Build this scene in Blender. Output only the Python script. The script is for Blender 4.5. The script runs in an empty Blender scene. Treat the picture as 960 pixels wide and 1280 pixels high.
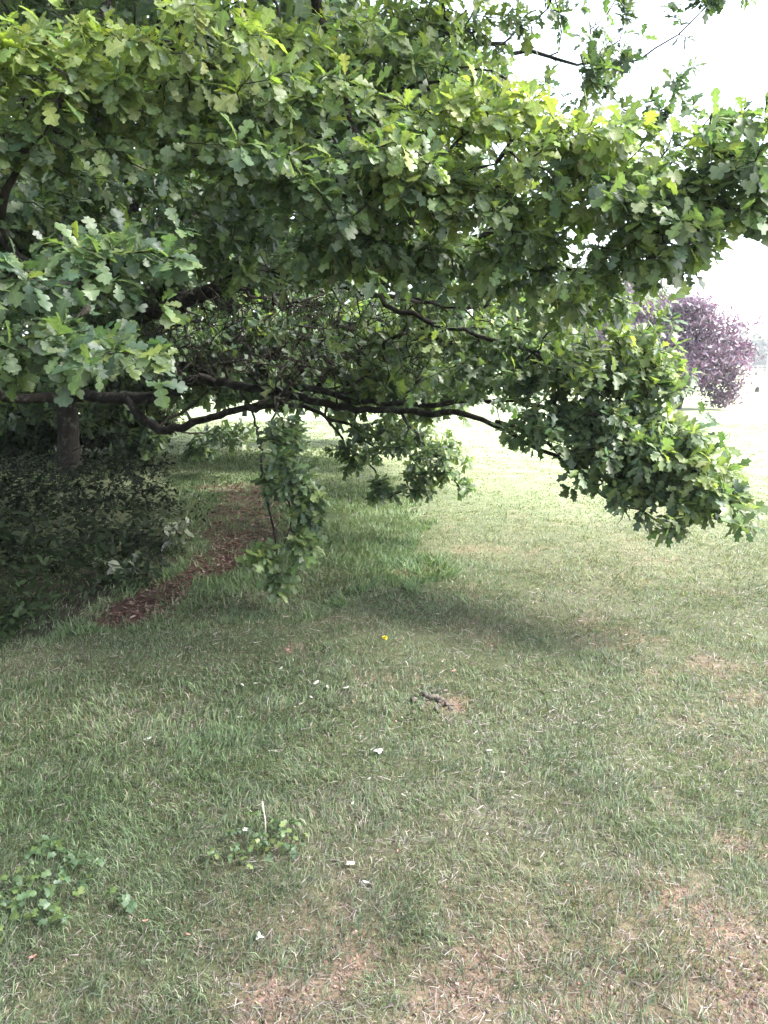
import bpy, math, random
import numpy as np
R = math.radians
rng = np.random.default_rng(11)
scn = bpy.context.scene
col = scn.collection

# ------------------------------------------------------------------ camera, sky, sun, exposure
CAM_Z, PITCH, FPX = 1.6, R(10.8), 967.0
cam = bpy.data.cameras.new('camera'); cam_o = bpy.data.objects.new('camera', cam); col.objects.link(cam_o)
cam.sensor_fit = 'VERTICAL'; cam.sensor_height = 24.0; cam.lens = 24.0 * FPX / 1280.0
cam.clip_start = 0.05; cam.clip_end = 9000
cam_o.location = (0, 0, CAM_Z); cam_o.rotation_euler = (R(90) - PITCH, 0, 0)
scn.camera = cam_o

SUN_EL, SUN_AZ = R(47), R(104)            # azimuth from +Y (view direction) towards +X
world = bpy.data.worlds.new('World'); scn.world = world; world.use_nodes = True
wn = world.node_tree; wn.nodes.clear()
sky = wn.nodes.new('ShaderNodeTexSky'); sky.sky_type = 'NISHITA'; sky.sun_disc = False
sky.sun_elevation = SUN_EL; sky.sun_rotation = SUN_AZ
sky.air_density = 1.0; sky.dust_density = 2.5; sky.ozone_density = 1.0; sky.altitude = 60
hsv = wn.nodes.new('ShaderNodeHueSaturation'); hsv.inputs['Saturation'].default_value = 0.5
bg = wn.nodes.new('ShaderNodeBackground'); bg.inputs['Strength'].default_value = 0.15
wo = wn.nodes.new('ShaderNodeOutputWorld')
wn.links.new(sky.outputs[0], hsv.inputs['Color']); wn.links.new(hsv.outputs[0], bg.inputs['Color']); wn.links.new(bg.outputs[0], wo.inputs[0])

sun = bpy.data.lights.new('sun', 'SUN'); sun.energy = 2.0; sun.angle = R(24); sun.color = (1, 0.965, 0.91)
sun_o = bpy.data.objects.new('sun', sun); col.objects.link(sun_o)
sun_o.rotation_euler = (R(90) - SUN_EL, 0, math.pi - SUN_AZ); sun_o.location = (10, 25, 30)

scn.view_settings.view_transform = 'Standard'; scn.view_settings.look = 'None'
scn.view_settings.gamma = 1; scn.view_settings.use_curve_mapping = False
scn.view_settings.exposure = 2.7
scn.cycles.max_bounces = 5; scn.cycles.diffuse_bounces = 3; scn.cycles.transmission_bounces = 3
scn.cycles.glossy_bounces = 2; scn.cycles.use_denoising = True; scn.cycles.use_adaptive_sampling = True; scn.cycles.adaptive_threshold = 0.02
scn.cycles.sample_clamp_indirect = 6.0; scn.cycles.caustics_reflective = False; scn.cycles.caustics_refractive = False

# ------------------------------------------------------------------ helpers
def P(px, py, Y):
    """point that stands Y metres ahead, seen in direction (px, py) of the 960x1280 photograph"""
    u = (px - 480) / FPX; v = (640 - py) / FPX
    dy = math.cos(PITCH) + math.sin(PITCH) * v; dz = -math.sin(PITCH) + math.cos(PITCH) * v
    t = Y / dy
    return np.array((u * t, Y, CAM_Z + dz * t))
def G(px, py):
    u = (px - 480) / FPX; v = (640 - py) / FPX
    dy = math.cos(PITCH) + math.sin(PITCH) * v; dz = -math.sin(PITCH) + math.cos(PITCH) * v
    t = CAM_Z / -dz
    return np.array((u * t, dy * t))
def project(p):
    p = np.asarray(p); d = p - np.array((0, 0, CAM_Z))
    z = d[:, 1] * math.cos(PITCH) - d[:, 2] * math.sin(PITCH)
    y = d[:, 1] * math.sin(PITCH) + d[:, 2] * math.cos(PITCH)
    z = np.where(np.abs(z) < 1e-4, 1e-4, z)
    return 480 + FPX * d[:, 0] / z, 640 - FPX * y / z, z

def noise2(x, y, scale, seed=0):
    x = np.asarray(x, float) / scale + seed * 17.31; y = np.asarray(y, float) / scale - seed * 9.77
    xi = np.floor(x).astype(np.int64); yi = np.floor(y).astype(np.int64)
    fx = x - xi; fy = y - yi; fx = fx * fx * (3 - 2 * fx); fy = fy * fy * (3 - 2 * fy)
    def h(a, b):
        n = (a * 374761393 + b * 668265263 + seed * 974711) & 0x7fffffff
        n = ((n ^ (n >> 13)) * 1274126177) & 0x7fffffff
        return ((n ^ (n >> 16)) & 0xffff) / 65535.0
    return (h(xi, yi) * (1 - fx) + h(xi + 1, yi) * fx) * (1 - fy) + (h(xi, yi + 1) * (1 - fx) + h(xi + 1, yi + 1) * fx) * fy
def fbm(x, y, scale, seed=0, octv=4):
    s = 0; a = 0.5; t = 0
    for i in range(octv):
        s = s + a * noise2(x, y, scale / 2 ** i, seed + i); t += a; a *= 0.55
    return s / t
def sstep(a, b, x):
    t = np.clip((x - a) / (b - a), 0, 1); return t * t * (3 - 2 * t)
def unit(v):
    v = np.asarray(v, float); return v / np.maximum(np.linalg.norm(v, axis=-1, keepdims=True), 1e-9)

def ground_z(x, y):
    x = np.asarray(x, float); y = np.asarray(y, float)
    fade = 1 - sstep(18, 40, np.hypot(x, y))
    z = (fbm(x, y, 2.6, 3) - 0.5) * 0.10 + (fbm(x, y, 0.45, 8, 3) - 0.5) * 0.035
    return z * fade

def mesh_from(name, verts, faces_list, smooth=True, attrs=None):
    """faces_list: list of (k, 4) or (k, 3) index arrays; attrs: {name: (n,3) colours}"""
    me = bpy.data.meshes.new(name)
    verts = np.asarray(verts, np.float32)
    me.vertices.add(len(verts)); me.vertices.foreach_set('co', verts.ravel())
    loops = np.concatenate([np.asarray(f, np.int32).ravel() for f in faces_list])
    tot = np.concatenate([np.full(len(f), np.asarray(f).shape[1], np.int32) for f in faces_list])
    start = np.concatenate(([0], np.cumsum(tot)[:-1])).astype(np.int32)
    me.loops.add(len(loops)); me.loops.foreach_set('vertex_index', loops)
    me.polygons.add(len(tot)); me.polygons.foreach_set('loop_start', start); me.polygons.foreach_set('loop_total', tot)
    if smooth: me.polygons.foreach_set('use_smooth', np.ones(len(tot), bool))
    for an, arr in (attrs or {}).items():
        at = me.attributes.new(an, 'FLOAT_VECTOR', 'POINT'); at.data.foreach_set('vector', np.asarray(arr, np.float32).ravel())
    me.update(calc_edges=True)
    return me
def link(name, me, mat=None, parent=None):
    o = bpy.data.objects.new(name, me); col.objects.link(o)
    if mat is not None and not me.materials: me.materials.append(mat)
    if parent is not None: o.parent = parent; o.matrix_parent_inverse = parent.matrix_world.inverted()
    return o
def tag(o, label=None, cat=None, group=None, kind=None):
    if label: o['label'] = label
    if cat: o['category'] = cat
    if group: o['group'] = group
    if kind: o['kind'] = kind
    return o
def empty(name, loc):
    o = bpy.data.objects.new(name, None); col.objects.link(o); o.location = [float(c) for c in loc]; o.empty_display_size = 0.2
    bpy.context.view_layer.update()
    return o

# ------------------------------------------------------------------ materials
def new_mat(name):
    m = bpy.data.materials.new(name); m.use_nodes = True; nt = m.node_tree; nt.nodes.clear()
    out = nt.nodes.new('ShaderNodeOutputMaterial'); return m, nt, out
def N(nt, kind, **kw):
    n = nt.nodes.new(kind)
    for k, v in kw.items():
        if hasattr(n, k): setattr(n, k, v)
    return n
def mixc(nt, fac, a, b, mode='MIX'):
    n = nt.nodes.new('ShaderNodeMix'); n.data_type = 'RGBA'; n.blend_type = mode
    for s, v in ((n.inputs[0], fac), (n.inputs[6], a), (n.inputs[7], b)):
        if hasattr(v, 'links') or hasattr(v, 'is_linked'): nt.links.new(v, s)
        else: s.default_value = v if not isinstance(v, tuple) else (*v, 1)
    return n.outputs[2]
def ramp(nt, fac, stops):
    n = nt.nodes.new('ShaderNodeValToRGB'); nt.links.new(fac, n.inputs[0])
    e = n.color_ramp.elements
    while len(e) < len(stops): e.new(0.5)
    for q, (p, c) in zip(e, stops): q.position = p; q.color = (*c, 1) if isinstance(c, tuple) else (c, c, c, 1)
    return n.outputs[0]
def noise_node(nt, scale, detail=5, rough=0.6, vec=None):
    n = nt.nodes.new('ShaderNodeTexNoise'); n.inputs['Scale'].default_value = scale; n.inputs['Detail'].default_value = detail; n.inputs['Roughness'].default_value = rough
    if vec is None:
        vec = nt.nodes.new('ShaderNodeNewGeometry').outputs['Position']
    nt.links.new(vec, n.inputs['Vector']); return n.outputs[0]

def leaf_material(name, rough=0.42, trans=0.42, tint=(1.25, 1.25, 0.55), veins=True, spec=0.5, under=1.35):
    m, nt, out = new_mat(name)
    at = N(nt, 'ShaderNodeAttribute', attribute_name='tone').outputs['Vector']
    c = at
    geo = nt.nodes.new('ShaderNodeNewGeometry')
    if veins:
        uv = N(nt, 'ShaderNodeAttribute', attribute_name='blade').outputs['Vector']
        sep = nt.nodes.new('ShaderNodeSeparateXYZ'); nt.links.new(uv, sep.inputs[0])
        ab = N(nt, 'ShaderNodeMath', operation='ABSOLUTE'); nt.links.new(sep.outputs[1], ab.inputs[0])
        rib = ramp(nt, ab.outputs[0], [(0.0, 1.0), (0.035, 0.0)])
        # side veins run obliquely from the midrib
        mad = N(nt, 'ShaderNodeMath', operation='MULTIPLY_ADD'); nt.links.new(ab.outputs[0], mad.inputs[0]); mad.inputs[1].default_value = -0.9; nt.links.new(sep.outputs[0], mad.inputs[2])
        fr = N(nt, 'ShaderNodeMath', operation='PINGPONG'); nt.links.new(mad.outputs[0], fr.inputs[0]); fr.inputs[1].default_value = 0.08
        sv = ramp(nt, fr.outputs[0], [(0.0, 0.55), (0.014, 0.0)])
        mx = N(nt, 'ShaderNodeMath', operation='MAXIMUM'); nt.links.new(rib, mx.inputs[0]); nt.links.new(sv, mx.inputs[1])
        pale = mixc(nt, 1.0, c, (1.7, 1.55, 1.7), 'MULTIPLY')
        hf = N(nt, 'ShaderNodeMath', operation='MULTIPLY'); nt.links.new(mx.outputs[0], hf.inputs[0]); hf.inputs[1].default_value = 0.6
        c = mixc(nt, hf.outputs[0], c, pale)
    mot = noise_node(nt, 38, 3)
    c = mixc(nt, 1.0, c, ramp(nt, mot, [(0.25, 0.78), (0.75, 1.22)]), 'MULTIPLY')
    back = mixc(nt, 1.0, c, (under, under * 0.97, under * 1.25), 'MULTIPLY')
    surf = mixc(nt, geo.outputs['Backfacing'], c, back)
    p = nt.nodes.new('ShaderNodeBsdfPrincipled'); nt.links.new(surf, p.inputs['Base Color'])
    p.inputs['Roughness'].default_value = rough; p.inputs['Specular IOR Level'].default_value = spec
    t = nt.nodes.new('ShaderNodeBsdfTranslucent')
    nt.links.new(mixc(nt, 1.0, c, tint, 'MULTIPLY'), t.inputs['Color'])
    mix = nt.nodes.new('ShaderNodeMixShader'); mix.inputs[0].default_value = trans
    nt.links.new(p.outputs[0], mix.inputs[1]); nt.links.new(t.outputs[0], mix.inputs[2]); nt.links.new(mix.outputs[0], out.inputs[0])
    return m
MAT_OAK = leaf_material('oak_leaf', 0.42, 0.40, (1.8, 1.95, 0.8))
MAT_PURPLE = leaf_material('purple_leaf', 0.45, 0.3, (1.9, 0.8, 1.2), veins=False, under=1.2)
MAT_FAR = leaf_material('far_leaf', 0.5, 0.35, (1.6, 1.6, 0.8), veins=False, under=1.2)
MAT_HERB = leaf_material('herb_leaf', 0.45, 0.3, (1.6, 1.6, 0.7), veins=True)
MAT_UNDER = leaf_material('undergrowth_leaf', 0.6, 0.3, (1.5, 1.5, 0.7), veins=True, spec=0.2, under=1.1)
MAT_GRASS = leaf_material('grass_blade', 0.55, 0.35, (1.35, 1.3, 0.7), veins=False, spec=0.3, under=1.1)

def bark_material(name, dark, light, lichen):
    m, nt, out = new_mat(name)
    geo = nt.nodes.new('ShaderNodeNewGeometry'); tc = nt.nodes.new('ShaderNodeTexCoord')
    mp = nt.nodes.new('ShaderNodeMapping'); mp.inputs['Scale'].default_value = (1, 1, 0.35); nt.links.new(geo.outputs['Position'], mp.inputs[0])
    a = noise_node(nt, 24, 7, 0.7, mp.outputs[0]); b = noise_node(nt, 9, 4)
    c = mixc(nt, ramp(nt, a, [(0.3, 0.0), (0.7, 1.0)]), dark, light)
    c = mixc(nt, ramp(nt, b, [(0.54, 0.0), (0.66, 0.75)]), c, lichen)
    p = nt.nodes.new('ShaderNodeBsdfPrincipled'); nt.links.new(c, p.inputs['Base Color']); p.inputs['Roughness'].default_value = 0.9
    p.inputs['Specular IOR Level'].default_value = 0.2
    bp = nt.nodes.new('ShaderNodeBump'); bp.inputs['Strength'].default_value = 0.8; bp.inputs['Distance'].default_value = 0.05
    nt.links.new(a, bp.inputs['Height']); nt.links.new(bp.outputs[0], p.inputs['Normal']); nt.links.new(p.outputs[0], out.inputs[0])
    return m
MAT_BARK = bark_material('oak_bark', (0.010, 0.009, 0.008), (0.036, 0.031, 0.027), (0.10, 0.105, 0.09))
MAT_TWIG = bark_material('twig_bark', (0.014, 0.011, 0.009), (0.045, 0.038, 0.03), (0.09, 0.09, 0.075))
def plain(name, c, rough=0.7, var=0.25, sc=60):
    m, nt, out = new_mat(name)
    n = noise_node(nt, sc, 4)
    cc = mixc(nt, 1.0, c, ramp(nt, n, [(0.2, 1 - var), (0.8, 1 + var)]), 'MULTIPLY')
    p = nt.nodes.new('ShaderNodeBsdfPrincipled'); nt.links.new(cc, p.inputs['Base Color']); p.inputs['Roughness'].default_value = rough
    nt.links.new(p.outputs[0], out.inputs[0]); return m

# ground: soil / thatch near by, mown meadow far off, paled to look sunlit
def ground_material():
    m, nt, out = new_mat('meadow_ground')
    at = N(nt, 'ShaderNodeAttribute', attribute_name='tone').outputs['Vector']
    f1 = noise_node(nt, 150, 4, 0.75); f2 = noise_node(nt, 14, 5, 0.65); f3 = noise_node(nt, 1.1, 5, 0.6); f4 = noise_node(nt, 0.12, 4, 0.55)
    c = mixc(nt, 1.0, at, ramp(nt, f1, [(0.3, 0.4), (0.7, 1.6)]), 'MULTIPLY')
    c = mixc(nt, 1.0, c, ramp(nt, f2, [(0.3, 0.65), (0.7, 1.35)]), 'MULTIPLY')
    c = mixc(nt, 1.0, c, ramp(nt, f3, [(0.3, 0.86), (0.7, 1.12)]), 'MULTIPLY')
    c = mixc(nt, ramp(nt, f4, [(0.4, 0.0), (0.65, 0.4)]), c, mixc(nt, 1.0, c, (1.3, 1.15, 1.05), 'MULTIPLY'))
    p = nt.nodes.new('ShaderNodeBsdfPrincipled'); nt.links.new(c, p.inputs['Base Color']); p.inputs['Roughness'].default_value = 0.95
    p.inputs['Specular IOR Level'].default_value = 0.15
    bp = nt.nodes.new('ShaderNodeBump'); bp.inputs['Strength'].default_value = 0.6; bp.inputs['Distance'].default_value = 0.02
    nt.links.new(f2, bp.inputs['Height']); nt.links.new(bp.outputs[0], p.inputs['Normal']); nt.links.new(p.outputs[0], out.inputs[0])
    return m
MAT_GROUND = ground_material()

# ------------------------------------------------------------------ zones of the lawn
path_line = np.array([G(300, 612), G(310, 640), G(300, 680), G(262, 715), G(205, 742), G(140, 775)])
def path_dist(x, y):
    p = np.stack([x, y], -1); best = np.full(np.shape(x), 9e9)
    for a, b in zip(path_line[:-1], path_line[1:]):
        ab = b - a; t = np.clip(((p - a) @ ab) / (ab @ ab), 0, 1)
        best = np.minimum(best, np.linalg.norm(p - (a + t[..., None] * ab), axis=-1))
    return best
def litter_amt(x, y):                       # reddish wood-chip / leaf litter track
    w = 0.27 + 0.20 * sstep(5.8, 7.5, y)
    d = path_dist(x, y) + (fbm(x, y, 0.5, 21, 3) - 0.5) * 0.7
    return 1 - sstep(w * 0.45, w * 1.3, d)
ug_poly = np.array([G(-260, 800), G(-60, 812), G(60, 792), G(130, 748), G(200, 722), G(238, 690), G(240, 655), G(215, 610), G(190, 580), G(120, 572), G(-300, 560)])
def inside(poly, x, y):
    r = np.zeros(np.shape(x), bool); j = len(poly) - 1
    for i in range(len(poly)):
        xi, yi = poly[i]; xj, yj = poly[j]
        c = ((yi > y) != (yj > y)) & (x < (xj - xi) * (y - yi) / (yj - yi + 1e-12) + xi)
        r ^= c; j = i
    return r
soil_spots = [(490, 1130, .10), (440, 1190, .12), (330, 1230, .20), (310, 1265, .22), (420, 1240, .16), (600, 1250, .16), (690, 1265, .14), (730, 1110, .12),
              (930, 1240, .30), (900, 1180, .18), (820, 1110, .14), (940, 1060, .16), (760, 1140, .10), (370, 812, .22), (170, 770, .2), (930, 940, .3), (880, 830, .4), (560, 880, .14), (950, 870, .4), (600, 1190, .1), (860, 900, .3)]
def soil_amt(x, y):
    s = np.zeros(np.shape(x))
    for px, py, r in soil_spots:
        g = G(px, py); r = r * (0.62 if py > 1000 else 0.4); d = np.hypot(x - g[0], (y - g[1]))
        s = np.maximum(s, (1 - sstep(r * 0.35, r * 1.15, d + (fbm(x, y, 0.22, 31, 3) - 0.5) * 0.22)) * 0.9)
    bare = sstep(0.64, 0.78, fbm(x, y, 0.4, 37, 3)) * sstep(-1.6, 0.4, x) * 0.4
    return np.maximum(s, bare) * (0.35 + 0.65 * sstep(.38, .6, fbm(x, y, .09, 39, 3)))
def dry_amt(x, y):                          # yellowed, thin grass, more of it to the right
    return np.clip(sstep(0.40, 0.62, fbm(x, y, 1.1, 41)) * 0.75 + 0.35 * sstep(-0.8, 2.0, x) + 0.2 * sstep(0.45, 0.6, fbm(x, y, 0.3, 44)), 0, 1)
def lush_amt(x, y):                         # longer, greener grass by the track and beneath the tree
    jx, jy = (fbm(x, y, .6, 53, 3) - .5) * 1.3, (fbm(x, y, .6, 57, 3) - .5) * 1.6
    a = inside(np.array([G(150, 800), G(330, 770), G(440, 740), G(575, 760), G(575, 720), G(520, 650), G(480, 600), G(420, 560), G(250, 560), G(150, 575), G(-300, 560), G(-300, 800)]), x + jx, y + jy)
    b = 1 - sstep(0.2, 1.4, np.hypot((x + 1.4) / 1.4, (y - 3.0) / 0.9))
    return np.maximum(a * (0.35 + 0.65 * sstep(0.35, 0.6, fbm(x, y, 0.9, 51))), 0.5 * b)

# ------------------------------------------------------------------ ground
def build_ground():
    uy = np.linspace(-6.4, 7.3, 260); ys = 4 + 1.5 * np.sinh(uy)
    ux = np.linspace(-7.3, 7.3, 300); xs = 1.6 * np.sinh(ux) - 0.5
    X, Y = np.meshgrid(xs, ys)
    Z = ground_z(X, Y)
    x, y = X.ravel(), Y.ravel()
    v = np.stack([x, y, Z.ravel()], -1)
    ny, nx = X.shape
    i = np.arange(ny * nx).reshape(ny, nx)
    f = np.stack([i[:-1, :-1], i[:-1, 1:], i[1:, 1:], i[1:, :-1]], -1).reshape(-1, 4)
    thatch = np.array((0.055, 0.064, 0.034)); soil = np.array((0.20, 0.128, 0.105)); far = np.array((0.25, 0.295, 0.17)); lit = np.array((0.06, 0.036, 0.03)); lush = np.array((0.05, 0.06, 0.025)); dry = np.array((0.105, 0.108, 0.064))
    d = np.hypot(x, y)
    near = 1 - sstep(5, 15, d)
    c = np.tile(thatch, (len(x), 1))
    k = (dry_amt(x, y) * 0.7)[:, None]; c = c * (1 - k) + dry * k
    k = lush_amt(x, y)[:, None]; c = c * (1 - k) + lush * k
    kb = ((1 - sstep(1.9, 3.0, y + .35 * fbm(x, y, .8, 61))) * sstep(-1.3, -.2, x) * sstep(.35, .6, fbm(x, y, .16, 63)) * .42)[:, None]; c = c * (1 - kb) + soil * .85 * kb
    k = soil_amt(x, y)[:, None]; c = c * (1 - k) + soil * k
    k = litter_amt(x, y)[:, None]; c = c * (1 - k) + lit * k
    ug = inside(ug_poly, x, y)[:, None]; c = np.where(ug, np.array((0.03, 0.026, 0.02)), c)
    c = c * near[:, None] + far * (1 - near[:, None])  # far tone raised: the meadow's sunlit brightness is put into the colour
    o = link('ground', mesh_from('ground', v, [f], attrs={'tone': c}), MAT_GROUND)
    tag(o, 'patchy mown grass ground running out to the far meadow', 'ground', kind='structure')
build_ground()

# ------------------------------------------------------------------ leaf templates
def leaf_template(kind, r):
    """vertices (n,3): x along the leaf, y across, z up; quads; blade coordinates"""
    if kind == 'oak':
        ts = np.array([0.0, .12, .21, .30, .37, .46, .56, .62, .71, .82, .88, .97])
        ws = np.array([.025, .05, .16, .16, .075, .25, .25, .115, .31, .275, .145, .10])
        sh = np.array([0, 0, .02, .03, .0, .03, .05, .01, .03, .05, .02, .04])
    elif kind == 'medium':
        ts = np.array([0.0, .30, .42, .62, .76, .95])
        ws = np.array([.04, .22, .11, .32, .15, .16])
        sh = np.array([0, .05, 0, .06, 0.01, .04])
    elif kind == 'small':
        ts = np.array([0.0, 0.38, 0.55, 0.92]); ws = np.array([0.05, 0.25, 0.16, 0.25]); sh = np.array([0, .08, -.02, .04])
    elif kind == 'oval':
        ts = np.array([0.0, 0.35, 0.7, 1.0]); ws = np.array([0.03, 0.26, 0.22, 0.02]); sh = np.zeros(4)
    elif kind == 'card':
        ts = np.array([0.0, 1.0]); ws = np.array([0.2, 0.26]); sh = np.array([0, 0.05])
    else:                                    # rounded lobed herb leaf
        ts = np.array([0.0, 0.12, 0.32, 0.45, 0.7, 0.8, 1.0]); ws = np.array([0.08, 0.40, 0.46, 0.26, 0.42, 0.24, 0.13]); sh = np.array([0, -.14, .0, 0.02, .05, 0.06, 0])
    n = len(ts)
    fold = r.uniform(0.0, 0.6); curl = r.uniform(-0.1, 0.5); tw = r.uniform(-0.25, 0.25); side = r.uniform(-0.10, 0.10)
    V = []; UV = []
    for s in (-1, 0, 1):
        for k in range(n):
            j = 1 + r.uniform(-0.16, 0.16) if s else 1
            w = ws[k] * j * s; t = ts[k] + (sh[k] if s else 0)
            z = fold * abs(w) - curl * t * t + tw * w * t + (r.uniform(-0.025, 0.025) if s else 0) - 0.35 * w * w
            V.append((t, w + side * t * t, z)); UV.append((t, w, 0))
    F = []
    for k in range(n - 1):
        F.append((k, n + k, n + k + 1, k + 1)[::-1] if False else (k + 1, k, n + k, n + k + 1)[::-1])
        F.append((n + k, 2 * n + k, 2 * n + k + 1, n + k + 1)[::-1] if False else (n + k + 1, n + k, 2 * n + k, 2 * n + k + 1)[::-1])
    V = np.array(V); F = np.array(F)
    a, b, c = V[F[0][0]], V[F[0][1]], V[F[0][2]]
    if np.cross(b - a, c - a)[2] < 0: F = F[:, ::-1]
    return V, F, np.array(UV)
pr = random.Random(5)
T_OAK = [leaf_template('oak', pr) for _ in range(8)]
T_MED = [leaf_template('medium', pr) for _ in range(8)]
T_SMALL = [leaf_template('small', pr) for _ in range(6)]
T_CARD = [leaf_template('card', pr) for _ in range(6)]
T_OVAL = [leaf_template('oval', pr) for _ in range(5)]
T_HERB = [leaf_template('herb', pr) for _ in range(6)]

def leaf_batch(temps, pos, axis, nrm, scale, tone, tidx):
    ax = unit(axis); nz = unit(nrm - ax * np.sum(nrm * ax, -1, keepdims=True)); ay = np.cross(nz, ax)
    M = np.stack([ax, ay, nz], 1) * scale[:, None, None]       # rows are axes
    vs, fs, tn, uv = [], {3: [], 4: []}, [], []; off = 0
    for ti, (V, F, UV) in enumerate(temps):
        s = np.nonzero(tidx == ti)[0]
        if not len(s): continue
        w = np.einsum('vk,nkj->nvj', V, M[s]) + pos[s][:, None, :]
        nv = len(V)
        f = F[None] + (np.arange(len(s)) * nv)[:, None, None] + off
        vs.append(w.reshape(-1, 3)); fs[4].append(f.reshape(-1, F.shape[1]))
        tn.append(np.repeat(tone[s], nv, 0)); uv.append(np.tile(UV, (len(s), 1))); off += nv * len(s)
    return np.concatenate(vs), [np.concatenate(fs[4])], np.concatenate(tn), np.concatenate(uv)
def leaf_mesh(name, *a):
    v, f, t, u = leaf_batch(*a)
    return mesh_from(name, v, f, attrs={'tone': t, 'blade': u})

# ------------------------------------------------------------------ tubes
def tube(pts, rad, sides=8, wob=0.0):
    pts = np.asarray(pts, float); n = len(pts); rad = np.asarray(rad, float)
    tan = unit(np.gradient(pts, axis=0)); up = np.array((0.13, 0.21, 0.97))
    a = np.cross(tan, up); bad = np.linalg.norm(a, axis=1) < 0.15; a[bad] = np.cross(tan[bad], (1, 0, 0)); a = unit(a); b = np.cross(tan, a)
    th = np.arange(sides) * 2 * math.pi / sides
    ring = np.cos(th)[None, :, None] * a[:, None] + np.sin(th)[None, :, None] * b[:, None]
    rr = rad[:, None] * (1 + (rng.uniform(-wob, wob, (n, sides)) if wob else 0))
    v = pts[:, None] + ring * rr[..., None]
    i = np.arange(n * sides).reshape(n, sides); j = np.roll(i, -1, 1)
    f = np.stack([i[:-1], j[:-1], j[1:], i[1:]], -1).reshape(-1, 4)
    cap = len(v.reshape(-1, 3))
    v = np.concatenate([v.reshape(-1, 3), pts[:1], pts[-1:]])
    t0 = np.stack([j[0], i[0], np.full(sides, cap)], -1); t1 = np.stack([i[-1], j[-1], np.full(sides, cap + 1)], -1)
    return v, f, np.concatenate([t0, t1])
def smooth_path(pts, rad, step=0.12, jit=0.0):
    """Catmull-Rom through the points, with radii and small kinks"""
    pts = np.asarray(pts, float); P4 = np.concatenate([[2 * pts[0] - pts[1]], pts, [2 * pts[-1] - pts[-2]]])
    out, ro = [], []
    for k in range(len(pts) - 1):
        p0, p1, p2, p3 = P4[k:k + 4]; L = np.linalg.norm(p2 - p1); m = max(2, int(L / step))
        for q in range(m):
            t = q / m
            out.append(0.5 * (2 * p1 + (p2 - p0) * t + (2 * p0 - 5 * p1 + 4 * p2 - p3) * t * t + (3 * p1 - p0 - 3 * p2 + p3) * t ** 3)); ro.append(rad[k] * (1 - t) + rad[k + 1] * t)
    out.append(pts[-1]); ro.append(rad[-1]); out = np.array(out)
    if jit: out[1:-1] += rng.normal(0, jit, (len(out) - 2, 3))
    return out, np.array(ro)
def merge_tubes(parts):
    vs, q, t = [], [], []; off = 0
    for v, f, c in parts:
        vs.append(v); q.append(f + off); t.append(c + off); off += len(v)
    return np.concatenate(vs), [np.concatenate(q), np.concatenate(t)]

# ------------------------------------------------------------------ the oak
TB = np.array((*G(88, 590), 0.0))
oak = empty('oak_tree', TB)
tag(oak, 'big spreading green oak with low limbs and lobed leaves over the lawn', 'tree')

class Net:                                   # branch network: nodes with parents
    def __init__(s): s.p = []; s.par = []; s.len = []; s.r = []; s.chains = []
    def chain(s, pts, parent, rad=None):
        ids = []
        for k, q in enumerate(pts):
            s.p.append(q); s.par.append(parent); pl = 0 if parent < 0 else s.len[parent] + np.linalg.norm(q - s.p[parent])
            s.len.append(pl); s.r.append(0 if rad is None else rad[k]); parent = len(s.p) - 1; ids.append(parent)
        return ids
net = Net()
limb_chains = []
def limb(points, radii, jit=0.016, kind='limb'):
    pts = [np.asarray(q) if len(q) == 3 and isinstance(q, np.ndarray) else P(*q) for q in points]
    if kind == 'limb': radii = np.array(radii) * 0.72
    p, r = smooth_path(pts, radii, 0.13, jit)
    r = r * (1 + 0.16 * (noise2(np.arange(len(r)), np.zeros(len(r)), 1.7, len(limb_chains)) - .5))
    if net.p:
        A = np.array(net.p); k = int(np.argmin(np.linalg.norm(A - p[0], axis=1)))
    else: k = -1
    ids = net.chain(p, k, r); limb_chains.append((kind, p, r)); return ids
# trunk
limb([TB + (0, 0, -0.15), TB + (0, 0, 0.15), TB + (0.02, 0, 0.9), TB + (0.0, 0.05, 2.2), TB + (0.1, 0.0, 4.0), TB + (0.25, -0.1, 6.5), TB + (0.1, 0.1, 9.0), TB + (0.3, 0, 11)],
     [.23, .17, .145, .145, .135, .12, .09, .03], 0.008, 'trunk')
Yt = TB[1]
limb([(90, 494, Yt), (190, 497, 10.2), (215, 487, 9.8), (245, 474, 9.4), (300, 483, 8.7), (350, 490, 8.0), (430, 510, 7.1), (500, 513, 6.5), (580, 520, 5.8), (622, 531, 5.5), (690, 575, 5.1), (735, 602, 4.8), (800, 640, 4.4), (850, 668, 4.2)],
     [.12, .10, .095, .085, .07, .06, .046, .038, .031, .024, .017, .014, .010, .005])
limb([(330, 487, 8.3), (385, 487, 7.7), (440, 500, 7.2), (520, 506, 6.5), (600, 500, 5.9), (690, 510, 5.2), (770, 540, 4.7), (840, 585, 4.3), (915, 605, 4.1)],
     [.05, .045, .036, .031, .026, .02, .015, .010, .005])
limb([(160, 500, 10.5), (178, 520, 10.2), (205, 539, 9.8), (240, 529, 9.5), (300, 514, 8.9), (360, 505, 8.2), (420, 525, 7.5), (470, 560, 7.1)],
     [.085, .085, .08, .068, .052, .035, .022, .01])
limb([(620, 527, 5.5), (700, 565, 5.1), (760, 600, 4.8)], [.022, .015, .008])
limb([(88, 440, Yt), (150, 405, 10), (210, 383, 8.8), (270, 361, 7.8), (350, 341, 6.8), (430, 337, 6.2), (520, 328, 5.6), (600, 297, 5.0), (690, 262, 4.4), (740, 200, 4.0), (770, 150, 3.8)],
     [.13, .12, .11, .10, .085, .065, .05, .038, .026, .016, .007])
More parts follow.
